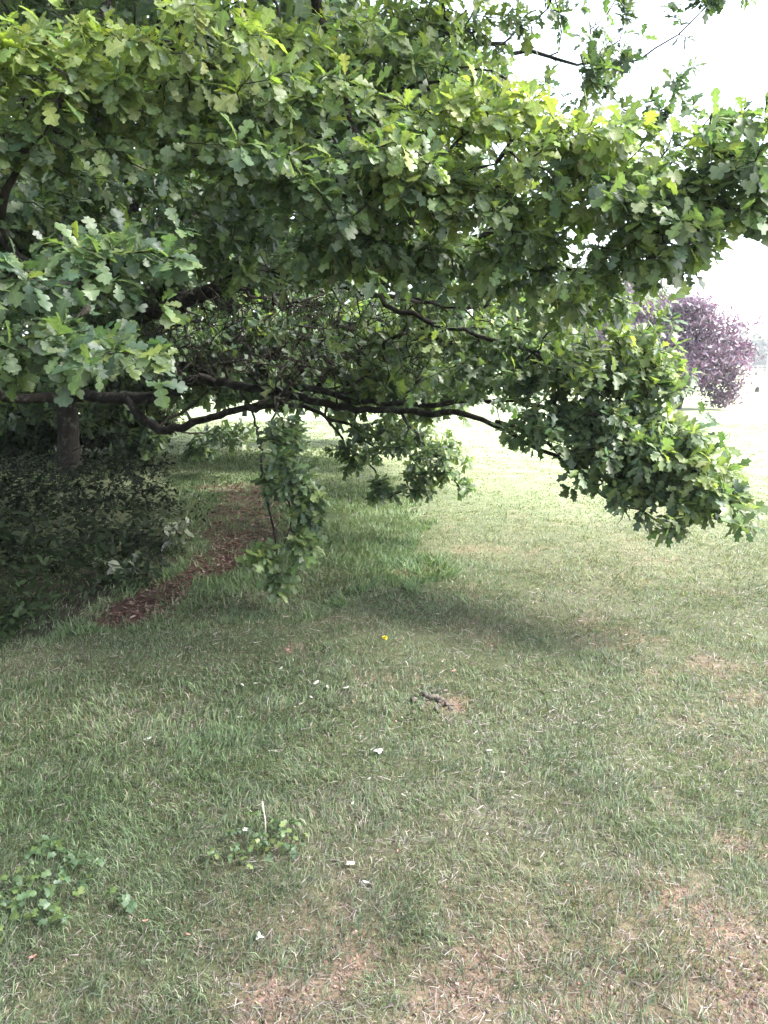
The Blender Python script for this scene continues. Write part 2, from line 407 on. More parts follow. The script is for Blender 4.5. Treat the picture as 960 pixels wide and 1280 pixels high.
limb([(350, 341, 6.8), (440, 360, 6.3), (500, 385, 5.8), (560, 408, 5.5), (640, 432, 5.1), (700, 462, 4.7), (760, 500, 4.4)], [.04, .03, .026, .022, .018, .012, .006])
limb([(600, 297, 5.0), (650, 328, 4.7), (700, 338, 4.4), (756, 339, 4.1)], [.022, .018, .016, .008])
limb([(430, 337, 6.2), (500, 362, 5.9), (560, 385, 5.6), (612, 402, 5.3)], [.02, .016, .012, .006])
limb([(690, 262, 4.4), (780, 280, 3.9), (870, 270, 3.5), (960, 255, 3.2), (1040, 250, 3.0)], [.022, .018, .013, .009, .005])
limb([(90, 400, Yt), (60, 320, 10), (20, 270, 7.5), (-30, 285, 5.2), (0, 300, 3.9), (70, 340, 3.1), (110, 385, 2.75)], [.10, .09, .07, .05, .03, .012, .005])
limb([(92, 350, Yt), (110, 230, 9.5), (130, 130, 7.2), (150, 70, 5.2), (190, 40, 4.2), (240, 20, 3.6)], [.1, .085, .065, .04, .022, .007])
limb([(95, 330, Yt), (230, 200, 9.2), (360, 150, 7.2), (440, 120, 5.8), (500, 110, 4.9), (570, 105, 4.3)], [.1, .08, .055, .035, .02, .007])
limb([(95, 250, Yt), (330, 90, 9.0), (500, 45, 7.4), (640, 60, 6.5), (740, 80, 6.0), (800, 75, 5.9), (870, 15, 5.6), (920, -30, 5.5)], [.1, .07, .04, .022, .012, .008, .006, .004])
limb([(270, 361, 7.8), (330, 290, 6.6), (380, 250, 5.6), (440, 220, 4.7), (500, 200, 4.1)], [.05, .04, .028, .016, .006])
limb([(430, 337, 6.2), (450, 270, 5.2), (500, 225, 4.4), (560, 215, 3.9), (620, 205, 3.6)], [.035, .026, .018, .012, .006])
limb([(90, 497, Yt), (0, 496, 10.3), (-120, 470, 9.0), (-260, 440, 8.0)], [.11, .095, .08, .05])
limb([(300, 483, 8.7), (320, 530, 8.0), (325, 560, 6.2), (330, 600, 5.2), (338, 660, 4.9), (345, 715, 4.8)], [.02, .015, .012, .011, .009, .004])
limb([(350, 490, 8.0), (345, 520, 6.3), (350, 590, 5.1), (362, 640, 4.9), (355, 680, 4.8)], [.018, .014, .010, .008, .004])
limb([(410, 505, 7.3), (408, 520, 7.3), (425, 547, 7.1), (450, 570, 7.0), (480, 610, 6.9), (488, 628, 6.8)], [.022, .02, .016, .012, .008, .004])
limb([(500, 513, 6.5), (530, 560, 6.6), (560, 590, 6.6), (580, 622, 6.6)], [.02, .014, .009, .004])
# far side and top of the crown
for pts in ([(100, 420, Yt), (260, 440, 13.5), (420, 470, 15), (520, 500, 16)], [(95, 300, Yt), (300, 330, 14), (480, 380, 16)],
            [(60, 430, Yt), (-60, 440, 14), (-160, 470, 16)], [(90, 120, Yt), (200, 60, 14), (330, 10, 16)], [(80, 400, Yt), (120, 460, 14.5), (190, 500, 17)]):
    limb(pts, np.linspace(.09, .02, len(pts)))
for dx, dy, dz in ((-3.5, -3, 6.5), (2.8, -4, 8), (-1, -7.5, 5.6), (1.3, -7.0, 6.2), (-4.5, -6.5, 4.6), (-6, 0, 6), (1.5, 3.5, 9), (-3, 4, 9), (2.8, -8.2, 4.8)):
    a = TB + (0.1, 0, dz * 0.55); b = TB + (dx, dy, dz)
    limb([a, a * .6 + b * .4 + (0, 0, .6), b], [.09, .06, .02])
N_LIMB = len(net.p)

# foliage masses: px, py, Y, half-width px, half-height px, half-depth m, sprays per m2, young share (also set for lit parts), leaf length
MASSES = [
 # near left boughs
 (85, 425, 2.65, 95, 52, .22, 70, .10, .115), (10, 440, 2.8, 30, 45, .2, 60, .1, .115), (60, 330, 3.0, 95, 40, .28, 60, .06, .115), (170, 315, 3.1, 75, 36, .25, 60, .06, .115),
 (0, 240, 4.4, 100, 50, .4, 50, .06, .115),
 # upper left
 (110, 75, 3.3, 120, 60, .45, 55, .75, .11), (240, 60, 3.5, 90, 75, .4, 55, .65, .11), (60, 150, 3.5, 110, 60, .4, 55, .40, .11), (200, 165, 3.6, 120, 55, .45, 55, .35, .115),
 (340, 60, 3.9, 80, 70, .5, 50, .6, .11), (360, 150, 3.8, 100, 60, .5, 55, .35, .115), (120, 225, 5.4, 170, 55, .6, 45, .08, .12), (290, 250, 5.4, 130, 55, .5, 45, .08, .12), (20, 20, 5, 80, 60, .8, 25, .1, .12),
 # the middle boughs
 (330, 200, 3.5, 75, 50, .3, 50, .08, .12), (400, 270, 3.9, 90, 50, .4, 55, .10, .12), (460, 180, 3.7, 100, 65, .45, 55, .35, .12), (440, 70, 4.4, 100, 75, .6, 40, .35, .12),
 (560, 230, 3.7, 90, 60, .4, 60, .40, .12), (600, 170, 3.7, 110, 50, .4, 55, .65, .12), (530, 290, 4.2, 90, 40, .4, 50, .15, .12), (660, 290, 4.0, 80, 50, .4, 50, .25, .12), (640, 350, 4.2, 60, 35, .3, 50, .2, .12),
 (690, 195, 3.8, 80, 45, .35, 55, .6, .12), (760, 240, 3.6, 80, 60, .35, 60, .35, .12), (830, 290, 3.4, 70, 60, .3, 60, .25, .12), (800, 190, 3.6, 80, 30, .3, 50, .5, .12), (870, 230, 3.4, 60, 55, .3, 55, .25, .12),
 (780, 340, 3.6, 70, 35, .3, 50, .2, .12), (930, 210, 3.3, 60, 65, .3, 45, .1, .12), (960, 260, 3.2, 40, 45, .25, 50, .05, .12), (880, 170, 4.0, 70, 30, .3, 40, .1, .12), (720, 390, 4.3, 70, 40, .3, 50, .3, .12),
 (470, 300, 4.5, 110, 40, .35, 55, .12, .12), (400, 330, 5.2, 60, 22, .3, 40, .1, .12), (560, 330, 4.8, 70, 30, .3, 45, .15, .12), (300, 300, 5.0, 90, 40, .5, 40, .05, .12),
 # top right, thinner, sky behind
 (540, 60, 5.0, 90, 70, .7, 34, .45, .12), (620, 60, 5.4, 60, 70, .6, 26, .3, .12), (660, 130, 5.0, 70, 50, .5, 30, .3, .12), (760, 60, 6.0, 40, 50, .4, 26, .05, .12), (740, 120, 5.6, 50, 40, .4, 24, .1, .12), (720, 25, 6.2, 40, 25, .3, 12, .05, .12),
 (865, 12, 5.7, 34, 18, .25, 34, .0, .12), (910, -20, 5.6, 50, 14, .25, 30, 0, .12), (860, 105, 5.6, 24, 28, .2, 22, 0, .12), (830, 150, 5, 40, 20, .3, 30, 0, .12),
 # drooping bough on the right
 (790, 495, 4.6, 55, 45, .25, 60, .2, .115), (735, 500, 4.8, 60, 50, .25, 60, .08, .115), (850, 555, 4.4, 35, 35, .2, 60, .4, .115),
 (640, 470, 5.2, 70, 40, .35, 60, .05, .115), (700, 500, 4.9, 70, 45, .35, 70, .04, .115), (740, 440, 4.8, 60, 50, .35, 60, .35, .115), (800, 450, 4.7, 45, 55, .3, 60, .6, .115), (760, 550, 4.6, 75, 50, .35, 75, .05, .115),
 (820, 560, 4.4, 55, 60, .3, 65, .3, .115), (800, 610, 4.4, 60, 32, .25, 75, .05, .115), (850, 628, 4.2, 55, 34, .25, 75, .3, .115), (905, 636, 4.1, 26, 18, .2, 75, .35, .115), (870, 590, 4.2, 45, 25, .25, 60, .5, .115), (905, 590, 4.2, 22, 14, .15, 80, .25, .115), (835, 664, 4.2, 22, 12, .15, 80, .2, .115),
 (690, 420, 5.0, 60, 40, .3, 50, .3, .115), (620, 430, 5.5, 60, 40, .4, 40, .3, .115), (590, 480, 5.9, 60, 30, .4, 30, .2, .115),
 # under the long limb
 (500, 545, 6.8, 90, 28, .4, 50, .25, .11), (440, 570, 7.0, 30, 18, .2, 40, .2, .11), (480, 610, 6.9, 22, 16, .15, 60, .15, .11), (525, 600, 6.8, 22, 22, .15, 60, .15, .11), (560, 575, 6.7, 26, 25, .2, 55, .3, .11), (578, 608, 6.6, 10, 16, .1, 70, .2, .11), (640, 545, 6.0, 16, 12, .1, 60, .3, .11),
 (355, 540, 5.4, 22, 30, .2, 105, .1, .12), (360, 590, 5.0, 28, 28, .15, 105, .1, .12), (385, 635, 4.9, 24, 28, .15, 105, .15, .12), (375, 680, 4.8, 18, 24, .12, 105, .3, .12), (330, 695, 4.8, 16, 14, .1, 105, .3, .12), (346, 730, 4.8, 12, 20, .08, 105, .2, .12),
 # behind: interior and far side
 (520, 440, 7.5, 130, 60, .9, 26, .3, .12), (420, 400, 8.5, 140, 60, .9, 4, .2, .12), (560, 370, 7.0, 120, 50, .8, 26, .3, .12), (470, 500, 9.5, 110, 40, .9, 22, .3, .12), (420, 330, 8.0, 150, 40, .8, 7, .15, .12),
 (620, 250, 6.5, 140, 70, .8, 24, .2, .12), (450, 150, 7.5, 180, 110, 1.0, 22, .15, .13), (200, 160, 7.5, 220, 120, 1.2, 22, .05, .13), (100, 300, 8.5, 180, 70, 1.2, 22, .03, .13), (250, 330, 9.0, 160, 60, 1.2, 5, .05, .13), (120, 430, 9.5, 140, 40, 1.0, 16, .03, .13),
 (240, 430, 10.5, 140, 50, 1.0, 4, .05, .13), (250, 560, 11.0, 22, 14, .3, 40, .1, .12), (190, 545, 11.2, 14, 22, .3, 40, .1, .12), (290, 545, 10.5, 40, 14, .4, 30, .1, .12),
 (130, 520, 12.5, 60, 35, .6, 18, .08, .12), (40, 470, 12.5, 120, 30, .8, 18, .03, .13), (20, 520, 12.0, 60, 14, .5, 14, .05, .12), (170, 560, 12.6, 40, 20, .4, 20, .1, .12),
 (300, 475, 13.5, 170, 26, .9, 14, .3, .14), (470, 455, 12.0, 120, 45, .9, 12, .35, .14), (560, 480, 10.5, 60, 30, .6, 16, .35, .13), (60, 400, 13.0, 160, 60, 1.0, 10, .05, .15),
 (600, 420, 9.5, 120, 70, .8, 15, .25, .13), (480, 400, 11.5, 150, 70, .8, 17, .2, .13), (640, 330, 8.0, 110, 60, .6, 16, .2, .12), (320, 490, 11.6, 70, 22, .5, 24, .15, .13), (520, 500, 9.0, 90, 26, .5, 22, .3, .12), (330, 330, 11.5, 170, 60, .8, 16, .05, .14),
 (430, 410, 6.6, 120, 55, .5, 3, .15, .12), (560, 440, 6.4, 90, 45, .4, 18, .25, .12), (330, 430, 7.1, 100, 45, .5, 1.5, .08, .12), (420, 470, 8.2, 120, 30, .6, 22, .2, .12), (240, 450, 12.8, 160, 55, .6, 26, .1, .13), (400, 450, 13.0, 150, 60, .7, 28, .3, .14), (540, 470, 11.5, 60, 40, .6, 20, .35, .13), (660, 400, 7.0, 70, 60, .5, 22, .25, .12),
 (180, 400, 9.0, 170, 60, 1.0, 4, .03, .14), (330, 390, 9.5, 150, 70, 1.0, 3, .08, .14), (90, 480, 13.5, 130, 40, .8, 12, .03, .14), (330, 420, 15.5, 220, 60, 1.2, 12, .35, .14), (480, 470, 15.5, 120, 50, 1.0, 12, .4, .14), (200, 490, 16.5, 130, 22, 1.0, 12, .3, .14), (150, 330, 15.5, 260, 80, 1.2, 10, .2, .15), (400, 250, 15, 260, 90, 1.4, 10, .2, .15), (420, 100, 14, 220, 120, 1.5, 9, .2, .15), (100, 80, 14, 260, 160, 1.5, 9, .1, .15),
]
A_pos, A_young_lit, A_len, A_vis = [], [], [], []
for px, py, Y, hw, hh, hd, dens, yo, ll in MASSES:
    c = P(px, py, Y); dpt = project(c[None])[2][0]; rx, rz = hw / FPX * dpt, hh / FPX * dpt
    ll = ll * (0.72 if Y < 7.2 else 1.1); n = max(3, int(dens * (4.5 if Y < 7.2 else 3.0) * math.pi * rx * rz))
    q = unit(rng.normal(size=(n, 3))) * (rng.uniform(0, 1, (n, 1)) ** 0.45)
    if n > 16 and Y < 9.5 and rx > .24:                       # leaves gather on flat drooping boughs with dark gaps between them
        kk = max(2, n // 15); sub = unit(rng.normal(size=(kk, 3))) * (rng.uniform(0, 1, (kk, 1)) ** 0.4); ix = rng.integers(0, kk, n)
        off = rng.normal(size=(n, 3)) * (.15, .15, .035); off[:, 2] -= 0.35 * np.abs(off[:, 1]) + .25 * np.abs(off[:, 0]) - .04
        qq = sub[ix] * .92 + off / (rx, hd, rz); far_ = rng.uniform(size=n) < .12; q = np.where(far_[:, None], q, qq)
    A_pos.append(c + q * (rx, hd, rz)); q = np.clip(q, -1, 1); A_young_lit.append(np.clip(yo + (.08 if Y < 7.2 else 0) + 0.25 * q[:, 2] * yo + rng.normal(0, .12, n), 0, 1)); A_len.append(np.full(n, ll)); A_vis.append(np.ones(n, bool))  # tops of masses take more of the lit tone
# the rest of the crown, above and beyond the picture: a thick uneven shell
n = 5200
q = unit(rng.normal(size=(n, 3))); q[:, 2] = np.abs(q[:, 2]) * 1.0 - 0.05
rad = np.array((7.2, 9.2, 8.6)); sh = rng.uniform(0.72, 1.0, (n, 1))
q = TB + (-0.9, -0.3, 3.2) + unit(q) * rad * sh * (1 + 0.16 * np.sin(q[:, :1] * 7 + 1) * np.cos(q[:, 1:2] * 6))
fx, fy, fd = project(q)
seen = (fd > 0.3) & (fx > -30) & (fx < 990) & (fy > -25) & (fy < 1300) & (fd < 12.5)
clear = (fd > 0.3) & (fy > -120) & (fx > 560)
q = q[~seen & ~clear & (np.linalg.norm(q[:, :2], axis=1) > 1.6)]
A_pos.append(q); A_young_lit.append(np.full(len(q), .15)); A_len.append(np.full(len(q), .26)); A_vis.append(np.zeros(len(q), bool))
# unseen boughs round the camera; right and low left ones added to block light
for c0, rr, m in (((-2.2, 2.6, 4.1), (1.6, 1.5, .7), 170), ((0.2, 3.6, 4.3), (1.6, 1.3, .6), 150), ((-3.8, 4.0, 3.0), (1.4, 1.8, .9), 170), ((1.3, 4.6, 4.6), (1.2, 1.4, .6), 90), ((2.3, 1.5, 4.3), (1.6, .75, .5), 210), ((-5.2, 5.8, 2.0), (1.2, 2.4, 1.3), 320), ((-4.6, 8.5, 3.4), (3.5, 2.4, .7), 420), ((-3.4, 6.0, 3.9), (2.2, 2.0, .6), 300)):
    qq = unit(rng.normal(size=(m, 3))) * rng.uniform(0, 1, (m, 1)) ** .5 * rr + c0
    fx, fy, fd = project(qq); k = ~((fd > .2) & (fx > -20) & (fx < 980) & (fy > -20))
    A_pos.append(qq[k]); A_young_lit.append(np.full(k.sum(), .2)); A_len.append(np.full(k.sum(), .14)); A_vis.append(np.zeros(k.sum(), bool))
A_pos = np.concatenate(A_pos); A_young_lit = np.concatenate(A_young_lit); A_len = np.concatenate(A_len); A_vis = np.concatenate(A_vis)
keep = A_pos[:, 2] > 0.1
A_pos, A_young_lit, A_len, A_vis = A_pos[keep], A_young_lit[keep], A_len[keep], A_vis[keep]
# bare twigs in the shaded middle
D_pos = []
for px, py, Y, hw, hh, hd, n in ((330, 410, 8.0, 150, 65, 1.0, 950), (420, 420, 7.3, 100, 75, .6, 620), (280, 320, 7.0, 110, 60, .8, 340), (200, 440, 8.5, 90, 45, .8, 300), (500, 430, 6.8, 70, 60, .5, 200), (560, 400, 6.5, 90, 60, .5, 60)):
    c = P(px, py, Y); k = Y / FPX
    q = unit(rng.normal(size=(n, 3))) * rng.uniform(0.2, 1, (n, 1)) ** .6
    D_pos.append(c + q * (hw * k, hd, hh * k))
D_pos = np.concatenate(D_pos)

def grow(net, attr, step=0.22, back=0.22, wig=0.10, follow=0.35):
    """joins each attractor to the nearest branch node by a crooked twig; returns (points, node ids) per attractor"""
    base = np.array(net.p[:N_LIMB])
    d0 = np.array([np.min(np.linalg.norm(base - a, axis=1)) for a in attr])
    order = np.argsort(d0); cap = len(net.p) + int(len(attr) * 14) + 100
    B = np.zeros((cap, 3), np.float32); Ln = np.zeros(cap, np.float32); n = len(net.p); B[:n] = net.p; Ln[:n] = net.len
    res = [None] * len(attr)
    for ai in order:
        a = attr[ai]; d = np.sqrt(((B[:n] - a) ** 2).sum(1)) + back * 0.4 * Ln[:n]
        k = int(np.argmin(d)); s = np.array(net.p[k]); L = np.linalg.norm(a - s)
        m = min(12 if len(attr) < 3000 or A_vis[ai] else 3, max(2, int(L / step) + 1)); t = np.linspace(0, 1, m + 1)[1:]
        pk = net.par[k]; dirp = unit(s - net.p[pk]) if pk >= 0 else np.array((0, 0, 1.))
        ctrl = s + dirp * L * follow + rng.normal(0, wig * L, 3) + np.array((0, 0, 0.10 * L))
        pts = ((1 - t) ** 2)[:, None] * s + (2 * t * (1 - t))[:, None] * ctrl + (t ** 2)[:, None] * a
        pts[:-1] += rng.normal(0, 0.018, (m - 1, 3)) * min(1, L)
        ids = net.chain(pts, k); B[n:n + m] = pts; Ln[n:n + m] = net.len[n:n + m]; n += m
        res[ai] = (np.concatenate([s[None], pts]), k, ids)
    return res
res_leaf = grow(net, A_pos)
res_dead = grow(net, D_pos, 0.30, 0.1, 0.05, 0.12)
cnt = np.zeros(len(net.p))
for r_ in res_leaf + res_dead: cnt[r_[2][-1]] += 1
par = np.array(net.par)
for k in range(len(net.p) - 1, -1, -1):
    if par[k] >= 0: cnt[par[k]] += cnt[k]
pipe = 0.0022 * np.maximum(cnt, 1) ** 0.46
rnode = np.maximum(np.array(net.r), pipe)

for kind, p, r in limb_chains:
    v, f, c = tube(p, r, 14 if kind == 'trunk' else 11, 0.035)
    link(kind, mesh_from(kind, v, [f, c]), MAT_BARK, oak)
def twig_obj(res, name, rmin=0.0):
    parts = []
    for pts, k, ids in res:
        rr = np.concatenate([[min(rnode[ids[0]], 0.03)], np.minimum(rnode[ids], 0.03)]); rr[-1] *= 0.6
        parts.append(tube(pts, np.maximum(rr, rmin), 3 if rr[0] < 0.005 else 4 if rr[0] < .012 else 6))
    v, f = merge_tubes(parts)
    tag(link(name, mesh_from(name, v, f), MAT_TWIG, oak), 'thin dark twigs carrying the leaves', kind='stuff')
twig_obj(res_leaf, 'twigs'); twig_obj(res_dead, 'bare_twigs', .0038)

OLD_SHADED = np.array((0.043, 0.074, 0.043)); MID = np.array((0.097, 0.143, 0.066)); YOUNG_LIT = np.array((0.190, 0.235, 0.068))  # besides leaf age: shade lowers the dark tone, sunlit look raises the pale one
def spray_leaves(res, young, length, full):
    pos, ax, nr, sc, tn = [], [], [], [], []
    for i, (pts, k, ids) in enumerate(res):
        tip = pts[-1]; d = unit(pts[-1] - pts[max(0, len(pts) - 3)]); L = length[i]
        out = tip - (TB + (0, 0, tip[2])); out[2] = 0; out = unit(out)
        d = unit(d * 0.6 + out * 0.5 + np.array((0, 0, 0.1)))
        e1 = unit(np.cross(d, (0.1, 0.2, 1))); e2 = np.cross(d, e1)
        nt_ = rng.integers(5, 8) if full[i] else 5; ns = rng.integers(4, 8) if full[i] else 3
        th0 = rng.uniform(0, 6.28); yb = young[i]
        seg = pts[max(0, len(pts) - 3):]
        for j in range(nt_ + ns):
            th = th0 + j * 2.4
            if j < nt_:
                al = rng.uniform(0.55, 1.35); q = tip + rng.normal(0, 0.006, 3); s = rng.uniform(0.6, 1.25)
            else:
                al = rng.uniform(0.8, 1.4); u = rng.uniform(0, 1) * (len(seg) - 1); w = int(min(u, len(seg) - 2)); q = seg[w] + (seg[w + 1] - seg[w]) * (u - w); s = rng.uniform(0.6, 1.05)
            a = d * math.cos(al) + (e1 * math.cos(th) + e2 * math.sin(th)) * math.sin(al)
            a = unit(a + np.array((0, 0, -rng.uniform(0.05, 0.5))))
            nn = unit(np.array((0, 0, 1.0)) + 0.45 * out + rng.normal(0, 0.38, 3))
            pos.append(q + a * 0.012); ax.append(a); nr.append(nn); sc.append(L * s)
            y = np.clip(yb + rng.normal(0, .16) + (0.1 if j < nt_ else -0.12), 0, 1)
            c = OLD_SHADED * (1 - y) + MID * y if y < .35 else MID * (1 - (y - .35) / .65) + YOUNG_LIT * (y - .35) / .65
            if y < .35: c = OLD_SHADED + (MID - OLD_SHADED) * y / .35
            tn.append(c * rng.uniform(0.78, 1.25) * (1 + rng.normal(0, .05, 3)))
    return [np.array(q) for q in (pos, ax, nr, sc, tn)]
pos, ax, nr, sc, tn = spray_leaves(res_leaf, A_young_lit, A_len, A_vis)
# the 300 leaves that show largest become parts of their own
fx, fy, fd = project(pos + ax * sc[:, None] * 0.5)
vdir = unit(pos - np.array((0, 0, CAM_Z)))
size = sc / np.maximum(fd, .3) * (0.35 + np.abs((unit(nr) * vdir).sum(1)))
inframe = (fd > .3) & (fx > -70) & (fx < 1030) & (fy > -70) & (fy < 860); onview = inframe & (fx > 4) & (fx < 956) & (fy > 4)
order = np.argsort(fd); taken = {}; front = np.zeros(len(pos), bool)
for k in order:
    if onview[k]:
        b = (int(fx[k] // 14), int(fy[k] // 14))
        if b not in taken: taken[b] = k; front[k] = True
cand = np.nonzero(front)[0]; cand = cand[np.argsort(-size[cand])][:300]
single = np.zeros(len(pos), bool); single[cand] = True
near = fd < 3.6; mid = (fd >= 3.6) & (fd < 6.2) & inframe & ~single; mid |= ~inframe & (np.linalg.norm(pos - np.array((0, 0.6, CAM_Z)), axis=1) < 4.6) & (fd > .2)
vis_near = near & inframe & ~single; rest = ~near | ~inframe; rest &= ~single & ~mid
tid = rng.integers(0, 8, len(pos))
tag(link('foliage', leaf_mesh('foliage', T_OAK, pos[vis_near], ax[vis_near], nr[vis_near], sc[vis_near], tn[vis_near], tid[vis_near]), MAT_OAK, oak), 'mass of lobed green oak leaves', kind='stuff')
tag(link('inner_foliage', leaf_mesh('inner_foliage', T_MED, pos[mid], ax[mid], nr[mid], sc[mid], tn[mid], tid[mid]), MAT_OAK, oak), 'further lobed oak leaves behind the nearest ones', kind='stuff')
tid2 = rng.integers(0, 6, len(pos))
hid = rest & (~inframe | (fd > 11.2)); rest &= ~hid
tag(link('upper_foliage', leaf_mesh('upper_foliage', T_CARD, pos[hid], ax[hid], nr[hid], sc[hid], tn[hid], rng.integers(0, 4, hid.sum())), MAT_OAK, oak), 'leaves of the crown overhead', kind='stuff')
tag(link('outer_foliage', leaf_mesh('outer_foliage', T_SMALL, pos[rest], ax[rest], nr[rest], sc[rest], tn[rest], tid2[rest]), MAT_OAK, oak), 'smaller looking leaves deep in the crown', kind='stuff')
from mathutils import Matrix
tone_set = [OLD_SHADED * .9, OLD_SHADED * 1.2, MID * .9, MID * 1.1, (MID + YOUNG_LIT) / 2, YOUNG_LIT]
tone_arr = np.array(tone_set); leaf_lib = {}
for k in cand:
    ci = int(np.argmin(((tone_arr - tn[k]) ** 2).sum(1))); key = (int(tid[k]), ci)
    if key not in leaf_lib:
        V, F, UV = T_OAK[key[0]]
        me = mesh_from('leaf', V, [F], attrs={'tone': np.tile(tone_arr[ci], (len(V), 1)), 'blade': UV}); me.materials.append(MAT_OAK); leaf_lib[key] = me
    o = bpy.data.objects.new('leaf', leaf_lib[key]); col.objects.link(o); o.parent = oak
    a = unit(ax[k]); nz = unit(nr[k] - a * (nr[k] @ a)); ay = np.cross(nz, a); q = pos[k] - TB; s = sc[k]
    o.matrix_local = Matrix([[a[0] * s, ay[0] * s, nz[0] * s, q[0]], [a[1] * s, ay[1] * s, nz[1] * s, q[1]], [a[2] * s, ay[2] * s, nz[2] * s, q[2]], [0, 0, 0, 1]])

# ------------------------------------------------------------------ other trees
def simple_tree(name, base, trunk_pts, trunk_r, blobs, n, leaf, tone, mat, label, cat='tree', group=None, temps=T_CARD, branches=14, seed=1):
    """trunk, limbs to every blob, and a crown of separate leaves gathered in clumps"""
    r = np.random.default_rng(seed); root = empty(name, base); base = np.array(base, float)
    tag(root, label, cat, group)
    tp, tr = smooth_path([base + np.array(q) for q in trunk_pts], trunk_r, 0.35, 0.0)
    parts = [tube(tp, tr, 9, 0.06)]
    bl = [(base + np.array(c), np.array(rr)) for c, rr in blobs]
    for c, rr in bl:
        for _ in range(max(1, branches // len(bl))):
            s = tp[r.integers(len(tp) // 2, len(tp))]; e = c + unit(r.normal(size=3)) * rr * 0.75
            m = (s + e) / 2 + (0, 0, 0.12 * np.linalg.norm(e - s))
            bp, br = smooth_path([s, m, e], [tr[-1] * .8, tr[-1] * .45, tr[-1] * .12], 0.4); parts.append(tube(bp, br, 5))
    v, f = merge_tubes(parts); link('trunk', mesh_from('trunk', v, f), MAT_BARK, root)
    vol = np.array([np.prod(rr) ** (2 / 3) for c, rr in bl]); vol = vol / vol.sum()
    pp, nn, cl = [], [], []
    for (c, rr), w in zip(bl, vol):
        m = int(n * w); k = max(6, m // 38)
        cc = unit(r.normal(size=(k, 3))) * (r.uniform(.35, 1, (k, 1)) ** .6)
        ix = r.integers(0, k, m); sp = 0.17 + 0.12 * r.uniform(size=(k, 1))
        q = cc[ix] + r.normal(size=(m, 3)) * sp[ix] * (1, 1, .6)
        pp.append(c + q * rr); nn.append(unit(q) + (0, 0, .7)); cl.append(r.uniform(.75, 1.3, k)[ix])
    pp = np.concatenate(pp); nn = unit(np.concatenate(nn) + r.normal(0, .5, (len(pp), 3))); cl = np.concatenate(cl)
    ok = pp[:, 2] > 0.12; pp, nn, cl = pp[ok], nn[ok], cl[ok]
    axs = unit(r.normal(size=(len(pp), 3)) + (0, 0, -.3)); s = leaf * r.uniform(.7, 1.3, len(pp))
    t = np.array(tone)[None] * (cl * r.uniform(.75, 1.3, len(pp)))[:, None] * (1 + r.normal(0, .07, (len(pp), 3)))
    tag(link('crown', leaf_mesh('crown', temps, pp, axs, nn, s, t, r.integers(0, len(temps), len(pp))), mat, root), kind='stuff')
    return root

simple_tree('added_shade_tree', (-7.4, 4.6, 0), [(0, 0, -.1), (0, 0, 1), (.1, 0, 3), (0, 0, 6)], [.2, .16, .12, .05],  # unseen tree, added to shade the left lawn and undergrowth
  [((0, 0, 1.6), (2.3, 2.6, 1.5)), ((.4, .8, 3.4), (2.6, 2.8, 1.6)), ((0, -1.4, 2.4), (2.2, 2.0, 1.8)), ((0, 0, 5.4), (2.0, 2.0, 1.6)), ((.6, 3.4, 1.9), (1.9, 1.8, 1.7))],
  16000, .17, (0.03, 0.05, 0.022), MAT_FAR, 'dense dark evergreen, added unseen to shade the left edge of the lawn', seed=77, branches=15)
pb = G(843, 511); py_ = pb[1]
def rel(px, py, dy=0):
    q = P(px, py, py_ + dy); return (q[0] - pb[0], dy, q[2])
k_ = py_ / FPX
simple_tree('purple_tree', (pb[0], pb[1], 0), [(0, 0, -.1), (0.05, 0, .1), (.25, 0, .75), (.5, .1, 1.3), (.7, .2, 2.0), (.85, .2, 3.0)], [.26, .2, .17, .15, .11, .05],
  [(rel(862, 420), (1.7, 1.7, 1.05)), (rel(820, 410, .6), (1.4, 1.3, 1.0)), (rel(878, 455, -.3), (1.35, 1.3, .75)), (rel(845, 465, -1.0), (1.2, .9, .7)), (rel(815, 470, -.4), (.9, .9, .8)), (rel(900, 482, -.4), (.6, .8, .75)), (rel(925, 440, .2), (.5, .7, .5)), (rel(870, 385, 0), (.7, .7, .5)), (rel(800, 430, .4), (1.2, 1.2, .9)), (rel(850, 392), (1.2, 1.2, .6)), (rel(780, 395, .5), (1.0, 1.0, .9))],
  22000, .12, (0.105, 0.080, 0.108), MAT_PURPLE, 'small round tree with purple leaves on a leaning trunk in the meadow', seed=4, branches=32)

